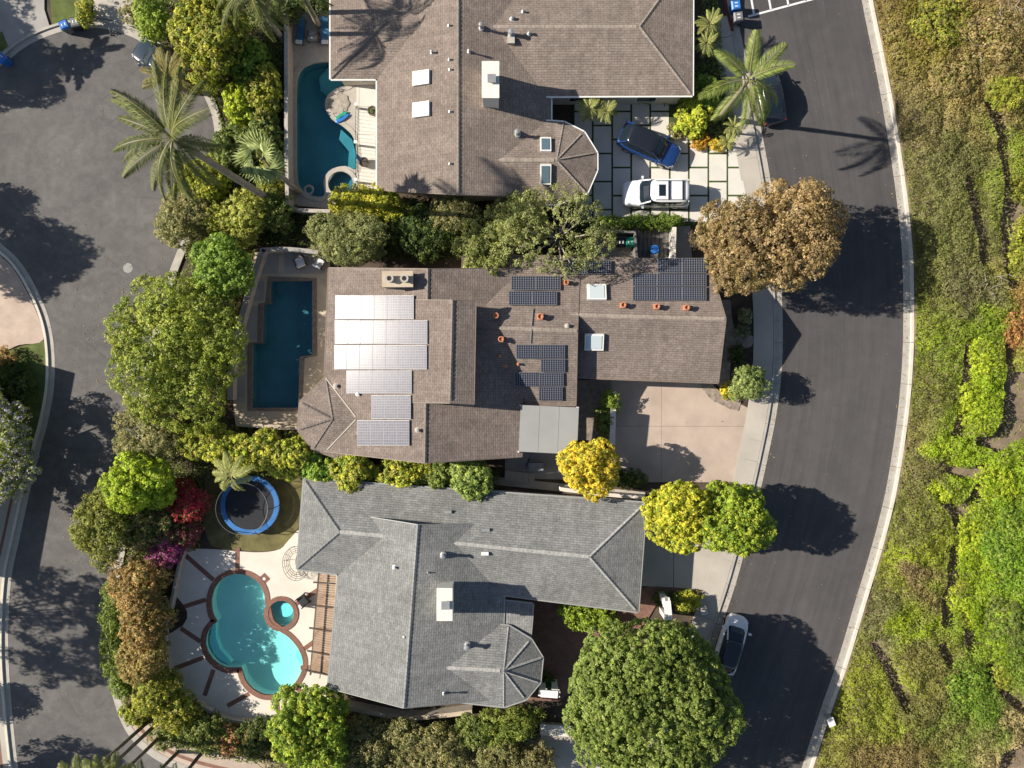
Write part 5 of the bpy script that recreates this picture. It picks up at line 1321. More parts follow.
palm((749, 79), 8.0, (718, 119), 'queen palm with slanting trunk beside the parking bay', FR_Q, 11, .95, .15, 2, el=(-.3, .9))
palm((172, 78), 2.6, None, 'shaggy brown palm at the turning head kerb', FR_D, 18, .85, .18, 3, el=(-.2, 1.1))
palm((262, 158), 9.0, None, 'fan palm with grey-green crown beside the teal pool', FAN, 18, .95, .16, 4, el=(-.7, 1.0))
palm((248, -12), 8.5, None, 'palm whose fronds enter at the top edge above the loungers', FR_T, 13, .85, .16, 5, el=(-.6, .8))
palm((290, -28), 8.0, None, 'palm just beyond the top edge shading the top roof', FR_T, 13, .85, .16, 15, el=(-.5, .8))
palm((590, 108), 2.3, None, 'feathery small palm, left of two by the top garage', FR_P, 18, .8, .09, 6)
palm((607, 111), 2.1, None, 'feathery small palm, right of two by the top garage', FR_P, 16, .75, .09, 7)
palm((710, 24), 2.8, None, 'small yellow-green palm, upper one beside the top garage', FR_P, 14, .85, .08, 8)
palm((707, 44), 2.4, None, 'small yellow-green palm, lower one beside the top garage', FR_P, 14, .8, .08, 9)
palm((734, 127), 1.4, None, 'young palm near the queen palm foot, upper one', FR_P, 12, .7, .07, 10)
palm((728, 142), 1.2, None, 'young bright palm near the queen palm foot, lower one', FR_P, 12, .6, .07, 11)
palm((231, 476), 4.4, None, 'slender palm drooping over the trampoline', FR_P, 10, 1.3, .09, 12, el=(-.6, .6))
palm((696, 239), .6, None, 'reddish cordyline rosette beside the side yard', COR, 26, 1.0, .1, 13, name='cordyline', cat='cordyline', el=(-.1, 1.0))
for i, (b, t, z, lab) in enumerate([((150, 720), (82, 780), 9.2, 'tall thin palm, leftmost trunk of the group at the lower left'), ((159, 722), (104, 774), 8.0, 'tall thin palm, second trunk of the lower left group'), ((163, 733), (118, 776), 7.2, 'tall thin palm, third trunk of the lower left group'),
                                      ((179, 751), (148, 782), 6.0, 'tall thin palm, fourth trunk of the lower left group'), ((203, 751), (178, 783), 5.2, 'tall thin palm, rightmost trunk of the lower left group')]):
    palm(t, z, b, lab, FR_K, 10, .62, .11, 20 + i, bark='bark', el=(-.4, .8), group='palms at the lower left')
# banana plants outside the left edge (their leaves shade the turning head)
BAN = [frond_mesh('banana_leaf', 2.2, .3, 26, .5, BG, s, .12) for s in (30,)]
for i, (sx, sy, z) in enumerate([(60, 58, 5.0), (90, 52, 5.6), (72, 66, 4.4)]):
    gx, gy = sh_src(sx, sy, z); p = P(gx, gy); palm((512 + p.x * F / (H - z), 384 - p.y * F / (H - z)), z, (gx - 6, gy), ['banana plant outside the left edge, first by the drive', 'banana plant outside the left edge, tallest of three', 'banana plant outside the left edge, shortest of three'][i], BAN, 7, .8, .1, 30 + i, name='banana_plant', cat='plant', el=(0, 1.0))

# ------------------------------------------------------------------ house outside the left edge (its eaves shade the street)
def gp(px, py, z): return (512 + (px - 512) * H / (H - z), 384 + (py - 384) * H / (H - z), z)
hl = empty('house', P(-90, 470), 'brown house outside the left edge shading the lower street', 'house')
wing(hl, [gp(-2, 364, 3.6), gp(-40, 572, 3.6), gp(-72, 350, 5.3), gp(-110, 562, 5.3), gp(-142, 336, 3.6), gp(-180, 552, 3.6)], [(0, 1, 3, 2), (2, 3, 5, 4)], MAT['shingle_brown'], MAT['stucco_white'])

# ------------------------------------------------------------------ vehicles
def sup(x0, x1, hw, n=28, p=4.0):
    out = []; cx, rx = (x0 + x1) / 2, (x1 - x0) / 2
    for k in range(n):
        a = 2 * math.pi * (k + .5) / n; c, s_ = math.cos(a), math.sin(a)
        out.append((cx + rx * math.copysign(abs(c) ** (2 / p), c), hw * math.copysign(abs(s_) ** (2 / p), s_)))
    return out

def car(name, label, px, py, heading, spec, paintmat, rack=False, sunroof=False, dark_roof=False, cat='car'):
    Lc, Wc, Hc = spec['size']; z0 = spec.get('gz', .02); c = P(px, py, .9)
    e = empty(name, (c.x, c.y, z0), label, cat, None, heading)
    ORI[e.name] = Vector((0, 0, 0))
    st = spec['st']; vs = []; fs = []; hwid = Wc / 2
    prof = lambda w, zt: [(w * .86, .2), (w * .97, .3), (w, .5), (w * .995, zt * .78), (w * .955, zt * .93), (w * .8, zt * .99), (w * .4, zt * 1.015), (0, zt * 1.02)]
    for x, w, zt in st:
        half = prof(w * hwid, zt); ring = [(y, z) for y, z in half] + [(-y, z) for y, z in half[-2::-1]]
        vs += [(x * Lc, y, z) for y, z in ring]
    m = 15
    for i in range(len(st) - 1):
        for k in range(m - 1): fs.append([i * m + k, i * m + k + 1, (i + 1) * m + k + 1, (i + 1) * m + k])
        fs.append([i * m + m - 1, i * m, (i + 1) * m, (i + 1) * m + m - 1])
    fs.append(list(range(m))); fs.append([(len(st) - 1) * m + k for k in range(m)][::-1])
    body = mesh_obj('body', vs, fs, MAT[paintmat], e, smooth=True, local=True)
    bm = bmesh.new(); bm.from_mesh(body.data); bmesh.ops.recalc_face_normals(bm, faces=bm.faces); bm.to_mesh(body.data); bm.free()
    md = body.modifiers.new('subdivision', 'SUBSURF'); md.levels = 1; md.render_levels = 2
    # greenhouse
    (bx0, bx1, bw), (rx0, rx1, rw), zb = spec['glass']; n = 28
    lv = []
    for f, z in ((0, zb - .06), (.45, zb + (Hc - zb) * .5), (.86, zb + (Hc - zb) * .9), (1, Hc - .02)):
        g = f ** 1.15; lv.append([(x, y, z) for x, y in sup((bx0 + (rx0 - bx0) * g) * Lc, (bx1 + (rx1 - bx1) * g) * Lc, (bw + (rw - bw) * g) * hwid, n, 5)])
    V = [p for l in lv for p in l]; Fg = []
    for i in range(3):
        for k in range(n): Fg.append([i * n + k, i * n + (k + 1) % n, (i + 1) * n + (k + 1) % n, (i + 1) * n + k])
    Fg.append([3 * n + k for k in range(n)])
    gl = mesh_obj('windows', V, Fg, MAT['car_glass'], e, smooth=False, local=True)
    # roof panel, crowned
    V = []; lev = [(1.02, Hc - .05), (1.0, Hc), (.86, Hc + .025), (.5, Hc + .04)]
    cx = (rx0 + rx1) / 2 * Lc
    for s_, z in lev:
        V += [(cx + (x - cx) * s_, y * s_, z) for x, y in sup(rx0 * Lc, rx1 * Lc, rw * hwid, n, 5)]
    Fr = [[i * n + k, i * n + (k + 1) % n, (i + 1) * n + (k + 1) % n, (i + 1) * n + k] for i in range(3) for k in range(n)] + [[3 * n + k for k in range(n)], [k for k in range(n)][::-1]]
    rf = mesh_obj('roof_panel', V, Fr, MAT['car_black' if dark_roof else paintmat], e, smooth=True, local=True)
    if sunroof: MB().box((cx + .55 * spec.get('sr', 1), 0, Hc + .035), (.5, .82, .012)).build('sunroof', MAT['car_glass'], rf, local=True)
    # pillars
    for sy in (-1, 1):
        for fb, fr_ in ((bx0, rx0), (bx1, rx1)):
            ib = (fb * Lc * .985, sy * bw * hwid * .93, zb - .03); it = (fr_ * Lc * .985, sy * rw * hwid * .93, Hc - .02)
            MB().beam(ib, it, .085, .05).build('pillar', MAT[paintmat], e, local=True)
        xm = (bx0 * .45 + bx1 * .55) * Lc; MB().beam((xm, sy * bw * hwid * 1.0, zb), (xm, sy * rw * hwid * .99, Hc - .04), .07, .03).build('pillar', MAT['car_black'], e, local=True)
        mr = MB().box((bx1 * Lc - .28, sy * (hwid + .1), zb + .06), (.14, .2, .14)).build('wing_mirror', MAT[paintmat], e, local=True)
        hx = st[-1][0] * Lc
        MB().box((hx - .36, sy * hwid * .66, spec['lz'] + .02), (.26, .3, .09), sy * -.65).build('headlight', MAT['lamp_clear'], e, local=True)
        MB().box((st[0][0] * Lc + .2, sy * hwid * .74, spec['lz'] + .1), (.16, .24, .16), sy * .4).build('tail_light', MAT['lamp_red'], e, local=True)
        for wx in (-.3, .3):
            wh = MB().tube([(wx * Lc, sy * (hwid - .24), .34), (wx * Lc, sy * (hwid - .22), .34), (wx * Lc, sy * (hwid - .03), .34), (wx * Lc, sy * (hwid - .0), .34)], [.3, .345, .345, .29], 18).build('wheel', MAT['rubber'], e, local=True)
            MB().tube([(wx * Lc, sy * (hwid - .05), .34), (wx * Lc, sy * (hwid + .006), .34)], [.23, .21], 12).build('rim', MAT['galvanised'], wh, local=True)
        if rack:
            MB().tube([(rx0 * Lc + .25, sy * rw * hwid * .82, Hc + .0), (rx0 * Lc + .35, sy * rw * hwid * .82, Hc + .09), (rx1 * Lc - .35, sy * rw * hwid * .82, Hc + .09), (rx1 * Lc - .25, sy * rw * hwid * .82, Hc)], .025, 6).build('roof_rail', MAT['galvanised'], e, local=True)
    if rack:
        for xx in (-.55, .45):
            MB().beam((cx + xx - .35, -rw * hwid * .84, Hc + .11), (cx + xx - .35, rw * hwid * .84, Hc + .11), .1, .04).build('crossbar', MAT['black_plastic'], e, local=True)
    return e
SUV = dict(size=(4.85, 1.95, 1.74), lz=.78, gz=.13, glass=((-.48, .27, .95), (-.455, .11, .85), 1.06), sr=1.0,
           st=[(-.5, .8, .85), (-.485, .92, 1.0), (-.44, .98, 1.08), (-.3, 1.0, 1.1), (0, 1.0, 1.1), (.22, .99, 1.1), (.36, .965, 1.03), (.45, .9, .95), (.485, .8, .86), (.5, .62, .7)])
CROSS = dict(size=(4.65, 1.9, 1.64), lz=.76, gz=.13, glass=((-.485, .27, .91), (-.36, .09, .78), 1.02), sr=.5,
             st=[(-.5, .72, .85), (-.48, .88, .98), (-.43, .97, 1.06), (-.28, 1.0, 1.06), (0, 1.0, 1.05), (.22, .98, 1.04), (.36, .95, .97), (.45, .86, .88), (.485, .72, .78), (.5, .5, .62)])
SEDAN = dict(size=(4.6, 1.84, 1.44), lz=.66, gz=.02, glass=((-.40, .285, .9), (-.2, .08, .76), .92), sr=.3,
             st=[(-.5, .7, .78), (-.48, .86, .9), (-.42, .95, .96), (-.28, 1.0, .96), (0, 1.0, .95), (.22, .98, .93), (.36, .95, .85), (.45, .86, .76), (.485, .72, .66), (.5, .5, .52)])
HATCH = dict(size=(4.35, 1.82, 1.5), lz=.66, gz=.02, glass=((-.485, .33, .82), (-.34, .1, .7), .94), sr=.3,
             st=[(-.5, .74, .85), (-.48, .88, .95), (-.42, .97, 1.0), (-.28, 1.0, 1.0), (0, 1.0, .99), (.22, .98, .97), (.34, .95, .9), (.43, .84, .8), (.478, .66, .7), (.5, .4, .55)])
car('parked_car', 'white SUV with dark sunroof and roof bars on the paver drive', 656, 193.5, math.pi, SUV, 'car_white', rack=True, sunroof=True)
car('parked_car', 'dark blue SUV parked at an angle on the paver drive', 649.5, 145.5, math.radians(-24.5), CROSS, 'car_blue', dark_roof=True)
car('parked_car', 'white car with dark glass roof parked beside the huge domed tree', 731.5, 645, math.radians(73), HATCH, 'car_white', dark_roof=True)
car('parked_car', 'dark grey car parked under the queen palm', 770, 92, math.radians(102), SEDAN, 'car_black')
car('parked_car', 'dark slate car half under the shaggy palm at the turning head', 160, 62, math.radians(146), SEDAN, 'car_slate')

# ------------------------------------------------------------------ bins
def bin_(px, py, rz, mat, lid, label, cat='bin', gz=.13):
    c = P(px, py, 1.0); e = empty('wheelie_bin', (c.x, c.y, gz), label, cat, 'wheelie bins', rz); ORI[e.name] = Vector((0, 0, 0))
    a = [(-.24, -.24), (.24, -.24), (.24, .22), (-.24, .22)]; b = [(-.3, -.3), (.3, -.3), (.3, .3), (-.3, .3)]
    vs = [(x, y, .05) for x, y in a] + [(x, y, .98) for x, y in b]
    mesh_obj('body', vs, [[3, 2, 1, 0], [4, 5, 6, 7], [0, 1, 5, 4], [1, 2, 6, 5], [2, 3, 7, 6], [3, 0, 4, 7]], MAT[mat], e, local=True)
    l = MB().add([(-.33, -.33, .98), (.33, -.33, .98), (.33, .33, 1.0), (-.33, .33, 1.0), (-.27, -.24, 1.06), (.27, -.24, 1.06), (.27, .27, 1.09), (-.27, .27, 1.09)], [[3, 2, 1, 0], [4, 5, 6, 7], [0, 1, 5, 4], [1, 2, 6, 5], [2, 3, 7, 6], [3, 0, 4, 7]]).build('lid', MAT[lid], e, local=True)
    for q in (-.12, .12): MB().box((q, 0, 1.082), (.07, .22, .01)).build('lid_mark', MAT['cloth_white'], l, local=True)
    MB().tube([(-.28, .36, 1.0), (.28, .36, 1.0)], .02, 6).build('handle', MAT['black_plastic'], e, local=True)
    for sx in (-.27, .27): MB().tube([(sx - .03, .24, .12), (sx + .03, .24, .12)], .12, 12).build('wheel', MAT['rubber'], e, local=True)
bin_(736, 5, -1.45, 'blue_plastic', 'blue_plastic', 'blue wheelie bin by the parking bay', gz=.02)
bin_(738.5, 16.5, -1.45, 'grey_plastic', 'grey_plastic', 'grey wheelie bin below the blue one by the parking bay', gz=.02)
bin_(630, 242.5, 0, 'green_plastic', 'green_plastic', 'green wheelie bin in the side yard')
bin_(621, 242.5, 0, 'black_plastic', 'black_plastic', 'black wheelie bin beside the green one in the side yard')
bin_(64, 25, .4, 'grey_plastic', 'blue_plastic', 'blue-lidded bin on the kerb of the top-left lawn', gz=.02)
bin_(75, 22, .2, 'black_plastic', 'grey_plastic', 'dark bin beside the blue-lidded one at the turning head', gz=.02)
bin_(1, 58, .8, 'blue_plastic', 'blue_plastic', 'blue bin at the left edge of the turning head', gz=.02)

# ------------------------------------------------------------------ trampoline
tc = P(250, 505, .85); tp = empty('trampoline', (tc.x, tc.y, .09), 'round trampoline with blue pad and black mat', 'trampoline'); ORI[tp.name] = Vector((0, 0, 0))
rr = 2.12
MB().lathe((0, 0, .80), [(rr - .34, 0), (rr, 0), (rr + .03, .03), (rr, .06), (rr - .34, .055), (rr - .34, .01)], 40).build('pad', MAT['blue_pad'], tp, local=True)
bpy.context.view_layer.update()
pad = tp.children[0]; bm = bmesh.new(); bm.from_mesh(pad.data); bmesh.ops.delete(bm, geom=[f for f in bm.faces if len(f.verts) > 4], context='FACES'); bm.to_mesh(pad.data); bm.free()
MB().lathe((0, 0, .78), [(rr - .35, 0), (rr - .35, .02), (.1, .015)], 40).build('mat', MAT['black_mesh'], tp, local=True)
MB().tube([(rr * math.cos(a * .1571), rr * math.sin(a * .1571), .78) for a in range(41)], .03, 6).build('frame', MAT['galvanised'], tp, local=True)
for k in range(6):
    a = k * 1.0472; x, y = rr * math.cos(a), rr * math.sin(a)
    MB().tube([(x, y, .8), (x * 1.03, y * 1.03, 0)], .03, 6).build('leg', MAT['galvanised'], tp, local=True)
    MB().tube([(x * 1.02, y * 1.02, .1), (x * 1.02, y * 1.02, 2.3), (x * .86, y * .86, 2.6)], .028, 6).build('net_pole', MAT['black_plastic'], tp, local=True)
MB().tube([(rr * .86 * math.cos(a * .1571), rr * .86 * math.sin(a * .1571), 2.6) for a in range(41)], .018, 5).build('net_rim', MAT['grey_plastic'], tp, local=True)
m, nt, b = new_mat('netting'); tr = nt.nodes.new('ShaderNodeBsdfTransparent'); mx = nt.nodes.new('ShaderNodeMixShader'); mx.inputs[0].default_value = .78
b.inputs['Base Color'].default_value = (.02, .02, .02, 1); nt.links.new(b.outputs[0], mx.inputs[1]); nt.links.new(tr.outputs[0], mx.inputs[2]); nt.links.new(mx.outputs[0], nt.nodes['Material Output'].inputs[0])
V = []; Fn = []
for k in range(40):
    a = k * .15708; V += [((rr - .4) * math.cos(a), (rr - .4) * math.sin(a), .86), (rr * .85 * math.cos(a), rr * .85 * math.sin(a), 2.58)]
for k in range(40): j = (k + 1) % 40; Fn.append([2 * k, 2 * j, 2 * j + 1, 2 * k + 1])
mesh_obj('net', V, Fn, m, tp, local=True)

# ------------------------------------------------------------------ walls, fences, pergola, entry pillars
def wall(line_px, w, h, mat, label, name='wall', cat='wall', cap=None, z0=-.05, posts=None, smooth_line=True):
    ln = W(spline(line_px, 5) if smooth_line and len(line_px) > 2 else line_px, h); c = ln[len(ln) // 2]
    e = empty(name, (c[0], c[1], 0), label, cat)
    strip('body', ln, -w / 2, w / 2, z0, h - .06, MAT[mat], e); strip('coping', ln, -w / 2 - .03, w / 2 + .03, h - .06, h, MAT[cap or mat], e)
    for x, y in posts or []:
        p = P(x, y, h + .1); MB().box((p.x, p.y, (h + .1) / 2), (.4, .4, h + .1)).box((p.x, p.y, h + .13), (.48, .48, .06)).build('pier', MAT[cap or mat], e)
    return e
wall([(285.5, -10), (286, 60), (286, 130), (287, 204)], .2, 1.7, 'wall_block', 'tall pale block wall along the teal pool', cap='coping_light')
wall([(287, 206), (300, 210), (330, 211)], .2, 1.2, 'wall_block', 'low wall below the round stone-rimmed spa', cap='coping_light')
wall([(263, 249), (252, 280), (243, 312), (235, 345), (231, 372), (230, 400)], .35, 1.1, 'wall_block', 'slanting grey wall left of the blue pool', cap='deck_grey')
wall([(262, 250), (285, 249), (318, 252)], .25, 1.1, 'wall_block', 'grey wall behind the two white armchairs', cap='deck_grey')
wall([(236, 424), (275, 427), (300, 428)], .25, .9, 'deck_tan', 'tan wall at the foot of the blue pool terrace')
wall([(184, 548), (178, 568), (172, 598), (169, 611)], .14, .9, 'wall_block', 'low wall, upper left side of the cream terrace', cap='coping_light')
wall([(168, 613), (164, 628), (164, 650), (169, 672), (178, 688)], .14, .9, 'wall_block', 'low curved wall, middle left of the cream terrace', cap='coping_light')
wall([(183, 694), (198, 705), (212, 713)], .16, .9, 'wall_block', 'low curved wall, lower left of the cream terrace', cap='coping_light')
wall([(212, 715), (235, 722), (262, 724)], .16, .9, 'wall_block', 'low wall along the bottom of the cream terrace', cap='coping_light')
wall([(613.5, 391), (612.5, 445)], .35, 1.2, 'stucco_white', 'short white wall left of the middle driveway', cap='deck_cream')
wall([(560, 489), (600, 494), (646, 498)], .2, 1.5, 'stucco_white', 'white boundary wall above the grey roof', cap='deck_cream')
wall([(343, 707), (400, 718), (440, 716), (472, 712)], .25, 1.2, 'wall_block', 'tan boundary wall under the gable of the grey house', cap='deck_tan')
wall([(674.5, 227), (673.5, 263)], .22, 1.5, 'stucco_white', 'white wall end of the side yard beside the red cordyline', cap='deck_cream')
wall([(588, 230), (635, 232), (637, 262)], .12, 1.6, 'wood_grey', 'grey fence round the wheelie bins', name='fence', cat='fence', smooth_line=False)
# grey plank gate/deck in the side yard
dk = empty('plank_deck', P(655, 246), 'grey weathered plank deck in the shaded side yard', 'deck')
for k in range(8): MB().prism(W([(639 + k * 4.1, 229), (642.7 + k * 4.1, 229), (642.4 + k * 4.1, 263), (638.7 + k * 4.1, 263)]), .05, .2 + R.uniform(-.004, .004)).build('plank', MAT['wood_grey'], dk)
br = P(654, 250, .6); bo = empty('water_barrel', (br.x, br.y, .2), 'blue barrel beside the plank deck', 'barrel')
MB().lathe((br.x, br.y, .2), [(.28, 0), (.33, .25), (.33, .6), (.29, .85), (.05, .87)], 16).build('barrel_body', MAT['blue_plastic'], bo)
MB().lathe((br.x + .05, br.y - .3, .2), [(.2, 0), (.3, .15), (.27, .35), (.1, .5), (.03, .55)], 9).build('sack', MAT['cloth_white']).location = (0, 0, 0)
tag(bpy.data.objects['sack'], 'white sack beside the blue barrel', 'sack')
# patio cover on the west side of the grey house
pg = empty('pergola', P(325, 625), 'tan slatted patio cover along the west side of the grey house', 'pergola')
a0, a1, b0, b1 = P(318.5, 572, 2.5), P(337, 573, 2.5), P(309.5, 671, 2.5), P(329, 676, 2.5); ns = 44
for k in range(ns):
    t = (k + .5) / ns; MB().beam(a0.lerp(b0, t) + Vector((.1, 0, .05)), a1.lerp(b1, t) + Vector((-.02, 0, .05)), .135, .03).build('slat', MAT['wood_tan'], pg)
for t in (.1, .33, .56, .79, .985): MB().beam(a0.lerp(b0, t) + Vector((-.28, 0, .1)), a1.lerp(b1, t) + Vector((-.02, 0, .1)), .09, .14).build('rafter', MAT['wood_dark'], pg)
MB().beam(a0 + Vector((.05, .3, -.08)), b0 + Vector((.05, -.3, -.08)), .1, .18).build('beam', MAT['wood_dark'], pg)
MB().beam(a0.lerp(a1, .55) + Vector((0, .3, .1)), b0.lerp(b1, .55) + Vector((0, -.3, .1)), .05, .08).build('beam', MAT['wood_dark'], pg)
for t in (.03, .33, .66, .97):
    p = a0.lerp(b0, t); MB().beam((p.x + .05, p.y, 0.1), (p.x + .05, p.y, 2.35), .12, .12).build('post', MAT['wood_dark'], pg)
# white entry portal by the courtyard, and the smaller one by the turret
def portal(px, py, rz, label, s=1.0):
    c = P(px, py, 2.2); e = empty('entry_portal', (c.x, c.y, .1), label, 'gate', None, rz); ORI[e.name] = Vector((0, 0, 0))
    for dy in (-.55 * s, .55 * s):
        MB().box((0, dy, 1.1), (.42, .42, 2.2)).box((0, dy, 2.22), (.56, .56, .1)).build('pillar', MAT['white_trim'], e, local=True)
    for dx in (-.16, .16): MB().beam((dx, -.95 * s, 2.36), (dx, .95 * s, 2.36), .1, .18).build('beam', MAT['white_trim'], e, local=True)
    MB().box((0, 0, 2.49), (.5, 1.5 * s, .06)).build('cap_slab', MAT['white_trim'], e, local=True)
portal(667, 610, .1, 'white pillared entry portal beside the bottom driveway')
portal(549, 692, 1.5, 'white pillared portal beside the octagonal turret', .8)
wb = empty('bench_wall', P(560, 733), 'white slab-topped low wall beside the huge domed tree', 'wall')
MB().prism(W([(541, 725), (571, 727), (571, 741), (541, 739)], .6), -.02, .55).build('body', MAT['wall_block'], wb)
MB().prism(W([(540, 724), (571, 726), (571, 737), (540, 735)], .6), .55, .62).build('top_slab', MAT['concrete_white'], wb)
tag(slab('path', W([(525, 736), (600, 742), (600, 800), (525, 800)]), -.02, .06, MAT['concrete']), kind='structure')
# steps by the side path
sp = empty('garden_steps', P(525, 472), 'pale concrete steps between the middle canopy and grey roof', 'steps')
for k in range(5): MB().prism(W([(505 + k * 6, 470 + k * .6), (510.6 + k * 6, 470.5 + k * .6), (510.3 + k * 6, 480.5 + k * .6), (504.7 + k * 6, 480 + k * .6)]), 0, .45 - k * .07).build('step', MAT['concrete'], sp)

# ------------------------------------------------------------------ garden furniture
def lounger(px, py, rz, mat, label):
    c = P(px, py, .4); e = empty('sun_lounger', (c.x, c.y, .13), label, 'lounger', 'blue sun loungers', rz); ORI[e.name] = Vector((0, 0, 0))
    MB().box((0, 0, .25), (1.95, .66, .06)).build('frame', MAT['brown_trim'], e, local=True)
    MB().box((-.3, 0, .33), (1.25, .62, .1)).build('seat_cushion', MAT[mat], e, local=True)
    MB().add([(.35, -.31, .3), (.35, .31, .3), (.95, .31, .72), (.95, -.31, .72), (.33, -.31, .38), (.33, .31, .38), (.9, .31, .8), (.9, -.31, .8)], [[3, 2, 1, 0], [4, 5, 6, 7], [0, 1, 5, 4], [1, 2, 6, 5], [2, 3, 7, 6], [3, 0, 4, 7]]).build('back_cushion', MAT[mat], e, local=True)
    MB().box((-.78, 0, .39), (.3, .5, .03)).build('towel', MAT['cloth_white'], e, local=True)
    for sx in (-.85, .85):
        for sy in (-.28, .28): MB().box((sx, sy, .11), (.06, .06, .24)).build('leg', MAT['brown_trim'], e, local=True)
lounger(300.5, 32, 1.45, 'cloth_blue', 'blue sun lounger nearest the pale wall'); lounger(325, 32, 1.6, 'cloth_blue', 'blue sun lounger tucked beside the top roof')
def armchair(px, py, rz, label, cush='cloth_white', frame='wood_dark', group='terrace armchairs'):
    c = P(px, py, .5); e = empty('armchair', (c.x, c.y, .13), label, 'chair', group, rz); ORI[e.name] = Vector((0, 0, 0))
    MB().box((0, 0, .36), (.62, .6, .16)).build('seat_cushion', MAT[cush], e, local=True)
    MB().box((-.32, 0, .58), (.14, .6, .45)).build('back_cushion', MAT[cush], e, local=True)
    for sy in (-1, 1): MB().box((0, sy * .37, .52), (.76, .08, .06)).box((.32, sy * .37, .26), (.07, .08, .5)).box((-.34, sy * .37, .26), (.07, .08, .5)).build('arm', MAT[frame], e, local=True)
    MB().box((0, 0, .25), (.72, .7, .06)).build('frame', MAT[frame], e, local=True)
armchair(300, 262, 2.0, 'white-cushioned armchair above the blue pool, left one'); armchair(319, 263, 1.1, 'white-cushioned armchair above the blue pool, right one')
armchair(313, 36, 1.6, 'small dark chair between the two blue loungers', 'cloth_grey')
armchair(303, 601, 3.8, 'dark chair with thin frame on the cream terrace', 'black_mesh', 'iron')
def board(a, b, w, mat, label):
    p, q = P(*a, .25), P(*b, .25); c = (p + q) / 2; dd = q - p; Lb = dd.length; rz = math.atan2(dd.y, dd.x)
    n = 20; V = []
    for z, s_ in ((-.05, .85), (0, 1), (.04, .8)):
        for k in range(n):
            t = 2 * math.pi * k / n; V.append((math.cos(t) * Lb / 2 * s_ * (1), math.sin(t) * w / 2 * s_ * (1 - .15 * math.cos(t)), z))
    Fb = [[i * n + k, i * n + (k + 1) % n, (i + 1) * n + (k + 1) % n, (i + 1) * n + k] for i in range(2) for k in range(n)] + [[2 * n + k for k in range(n)], [k for k in range(n)][::-1]]
    o = mesh_obj('paddle_board', V, Fb, MAT[mat], smooth=False); o.location = (c.x, c.y, .24); o.rotation_euler = (0, 0, rz)
    tag(o, label, 'board', 'boards by the teal pool')
board((335, 119.5), (348, 111.5), .32, 'green_plastic', 'green board lying on the rock island'); board((335.5, 122.5), (349.5, 114), .34, 'blue_plastic', 'blue board beside the green one on the rock island')
c = P(309, 190, 0); ring = MB(); V = []; Fb = []
for i in range(24):
    for j in range(8):
        a, b2 = 2 * math.pi * i / 24, 2 * math.pi * j / 8; r_ = .3 + .09 * math.cos(b2); V.append((c.x + r_ * math.cos(a), c.y + r_ * math.sin(a), .02 + .09 * math.sin(b2)))
for i in range(24):
    for j in range(8): Fb.append([i * 8 + j, ((i + 1) % 24) * 8 + j, ((i + 1) % 24) * 8 + (j + 1) % 8, i * 8 + (j + 1) % 8])
tag(mesh_obj('swim_ring', V, Fb, MAT['coping_light'], smooth=True), 'pale swim ring floating in the teal pool corner', 'float')
# rock island paving
ri = empty('rock_island', P(339, 104)); tag(ri, 'flagstone island beside the teal pool', 'paving')
Rr = random.Random(5)
for k in range(9):
    a = k * .698; cx, cy = 339 + 7.2 * math.cos(a), 104 + 7.2 * math.sin(a); MB().prism(W([(cx + 4.2 * math.cos(q * 1.047 + a) * Rr.uniform(.85, 1.1), cy + 4.2 * math.sin(q * 1.047 + a) * Rr.uniform(.85, 1.1)) for q in range(6)]), .1, .17 + Rr.uniform(0, .03)).build('stone', MAT['rock'], ri)
MB().prism(W([(339 + 4.5 * math.cos(q * 1.047), 104 + 4.5 * math.sin(q * 1.047)) for q in range(6)]), .1, .19).build('stone', MAT['rock'], ri)
def pot(px, py, r, h, mat, label, plant=None, seed=1):
    c = P(px, py, .3); e = empty('planter_pot', (c.x, c.y, .13), label, 'pot')
    MB().lathe((c.x, c.y, .13), [(r * .7, 0), (r, h * .7), (r * 1.05, h), (r * .9, h), (r * .85, h * .8)], 16).build('pot_body', MAT[mat], e)
    if plant:
        L = Leaves(); rg = np.random.default_rng(seed); n = 90; dd = unit(rg.normal(size=(n, 3)) + (0, 0, .8)); L.add(*leaf_quads(np.array((c.x, c.y, .13 + h)) + dd * r * 1.1 * rg.random((n, 1)), dd, np.full(n, .16), palette(plant, n, rg), rg)); L.build('plant', e)
pot(373, 112, .35, .5, 'coping_stone', 'round brown pot under the top eave, upper one', DG, 1); pot(364.5, 163, .35, .45, 'wood_dark', 'round dark pot beside the spa', None, 2)
# navy folded parasol, white posts of the pool gate
c = P(358, 157, 1.6); e = empty('parasol', (c.x, c.y, .13), 'folded navy parasol beside the teal pool', 'parasol')
MB().lathe((c.x, c.y, .13), [(.25, 0), (.25, .05), (.03, .06), (.03, .9), (.16, .95), (.12, 1.7), (.02, 2.2)], 10).build('canopy', MAT['cloth_blue'], e)
for i, (x, y, lab) in enumerate([(356, 104.5, 'white post by the rock island'), (355.5, 142, 'white post by the curve of the teal pool'), (356, 179.5, 'white post by the stone-rimmed spa')]):
    c = P(x, y, 1.0); tag(MB().box((c.x, c.y, .55), (.16, .16, 1.0)).box((c.x, c.y, 1.06), (.22, .22, .05)).build('white_post', MAT['white_trim']), lab, 'post', 'white posts by the teal pool')
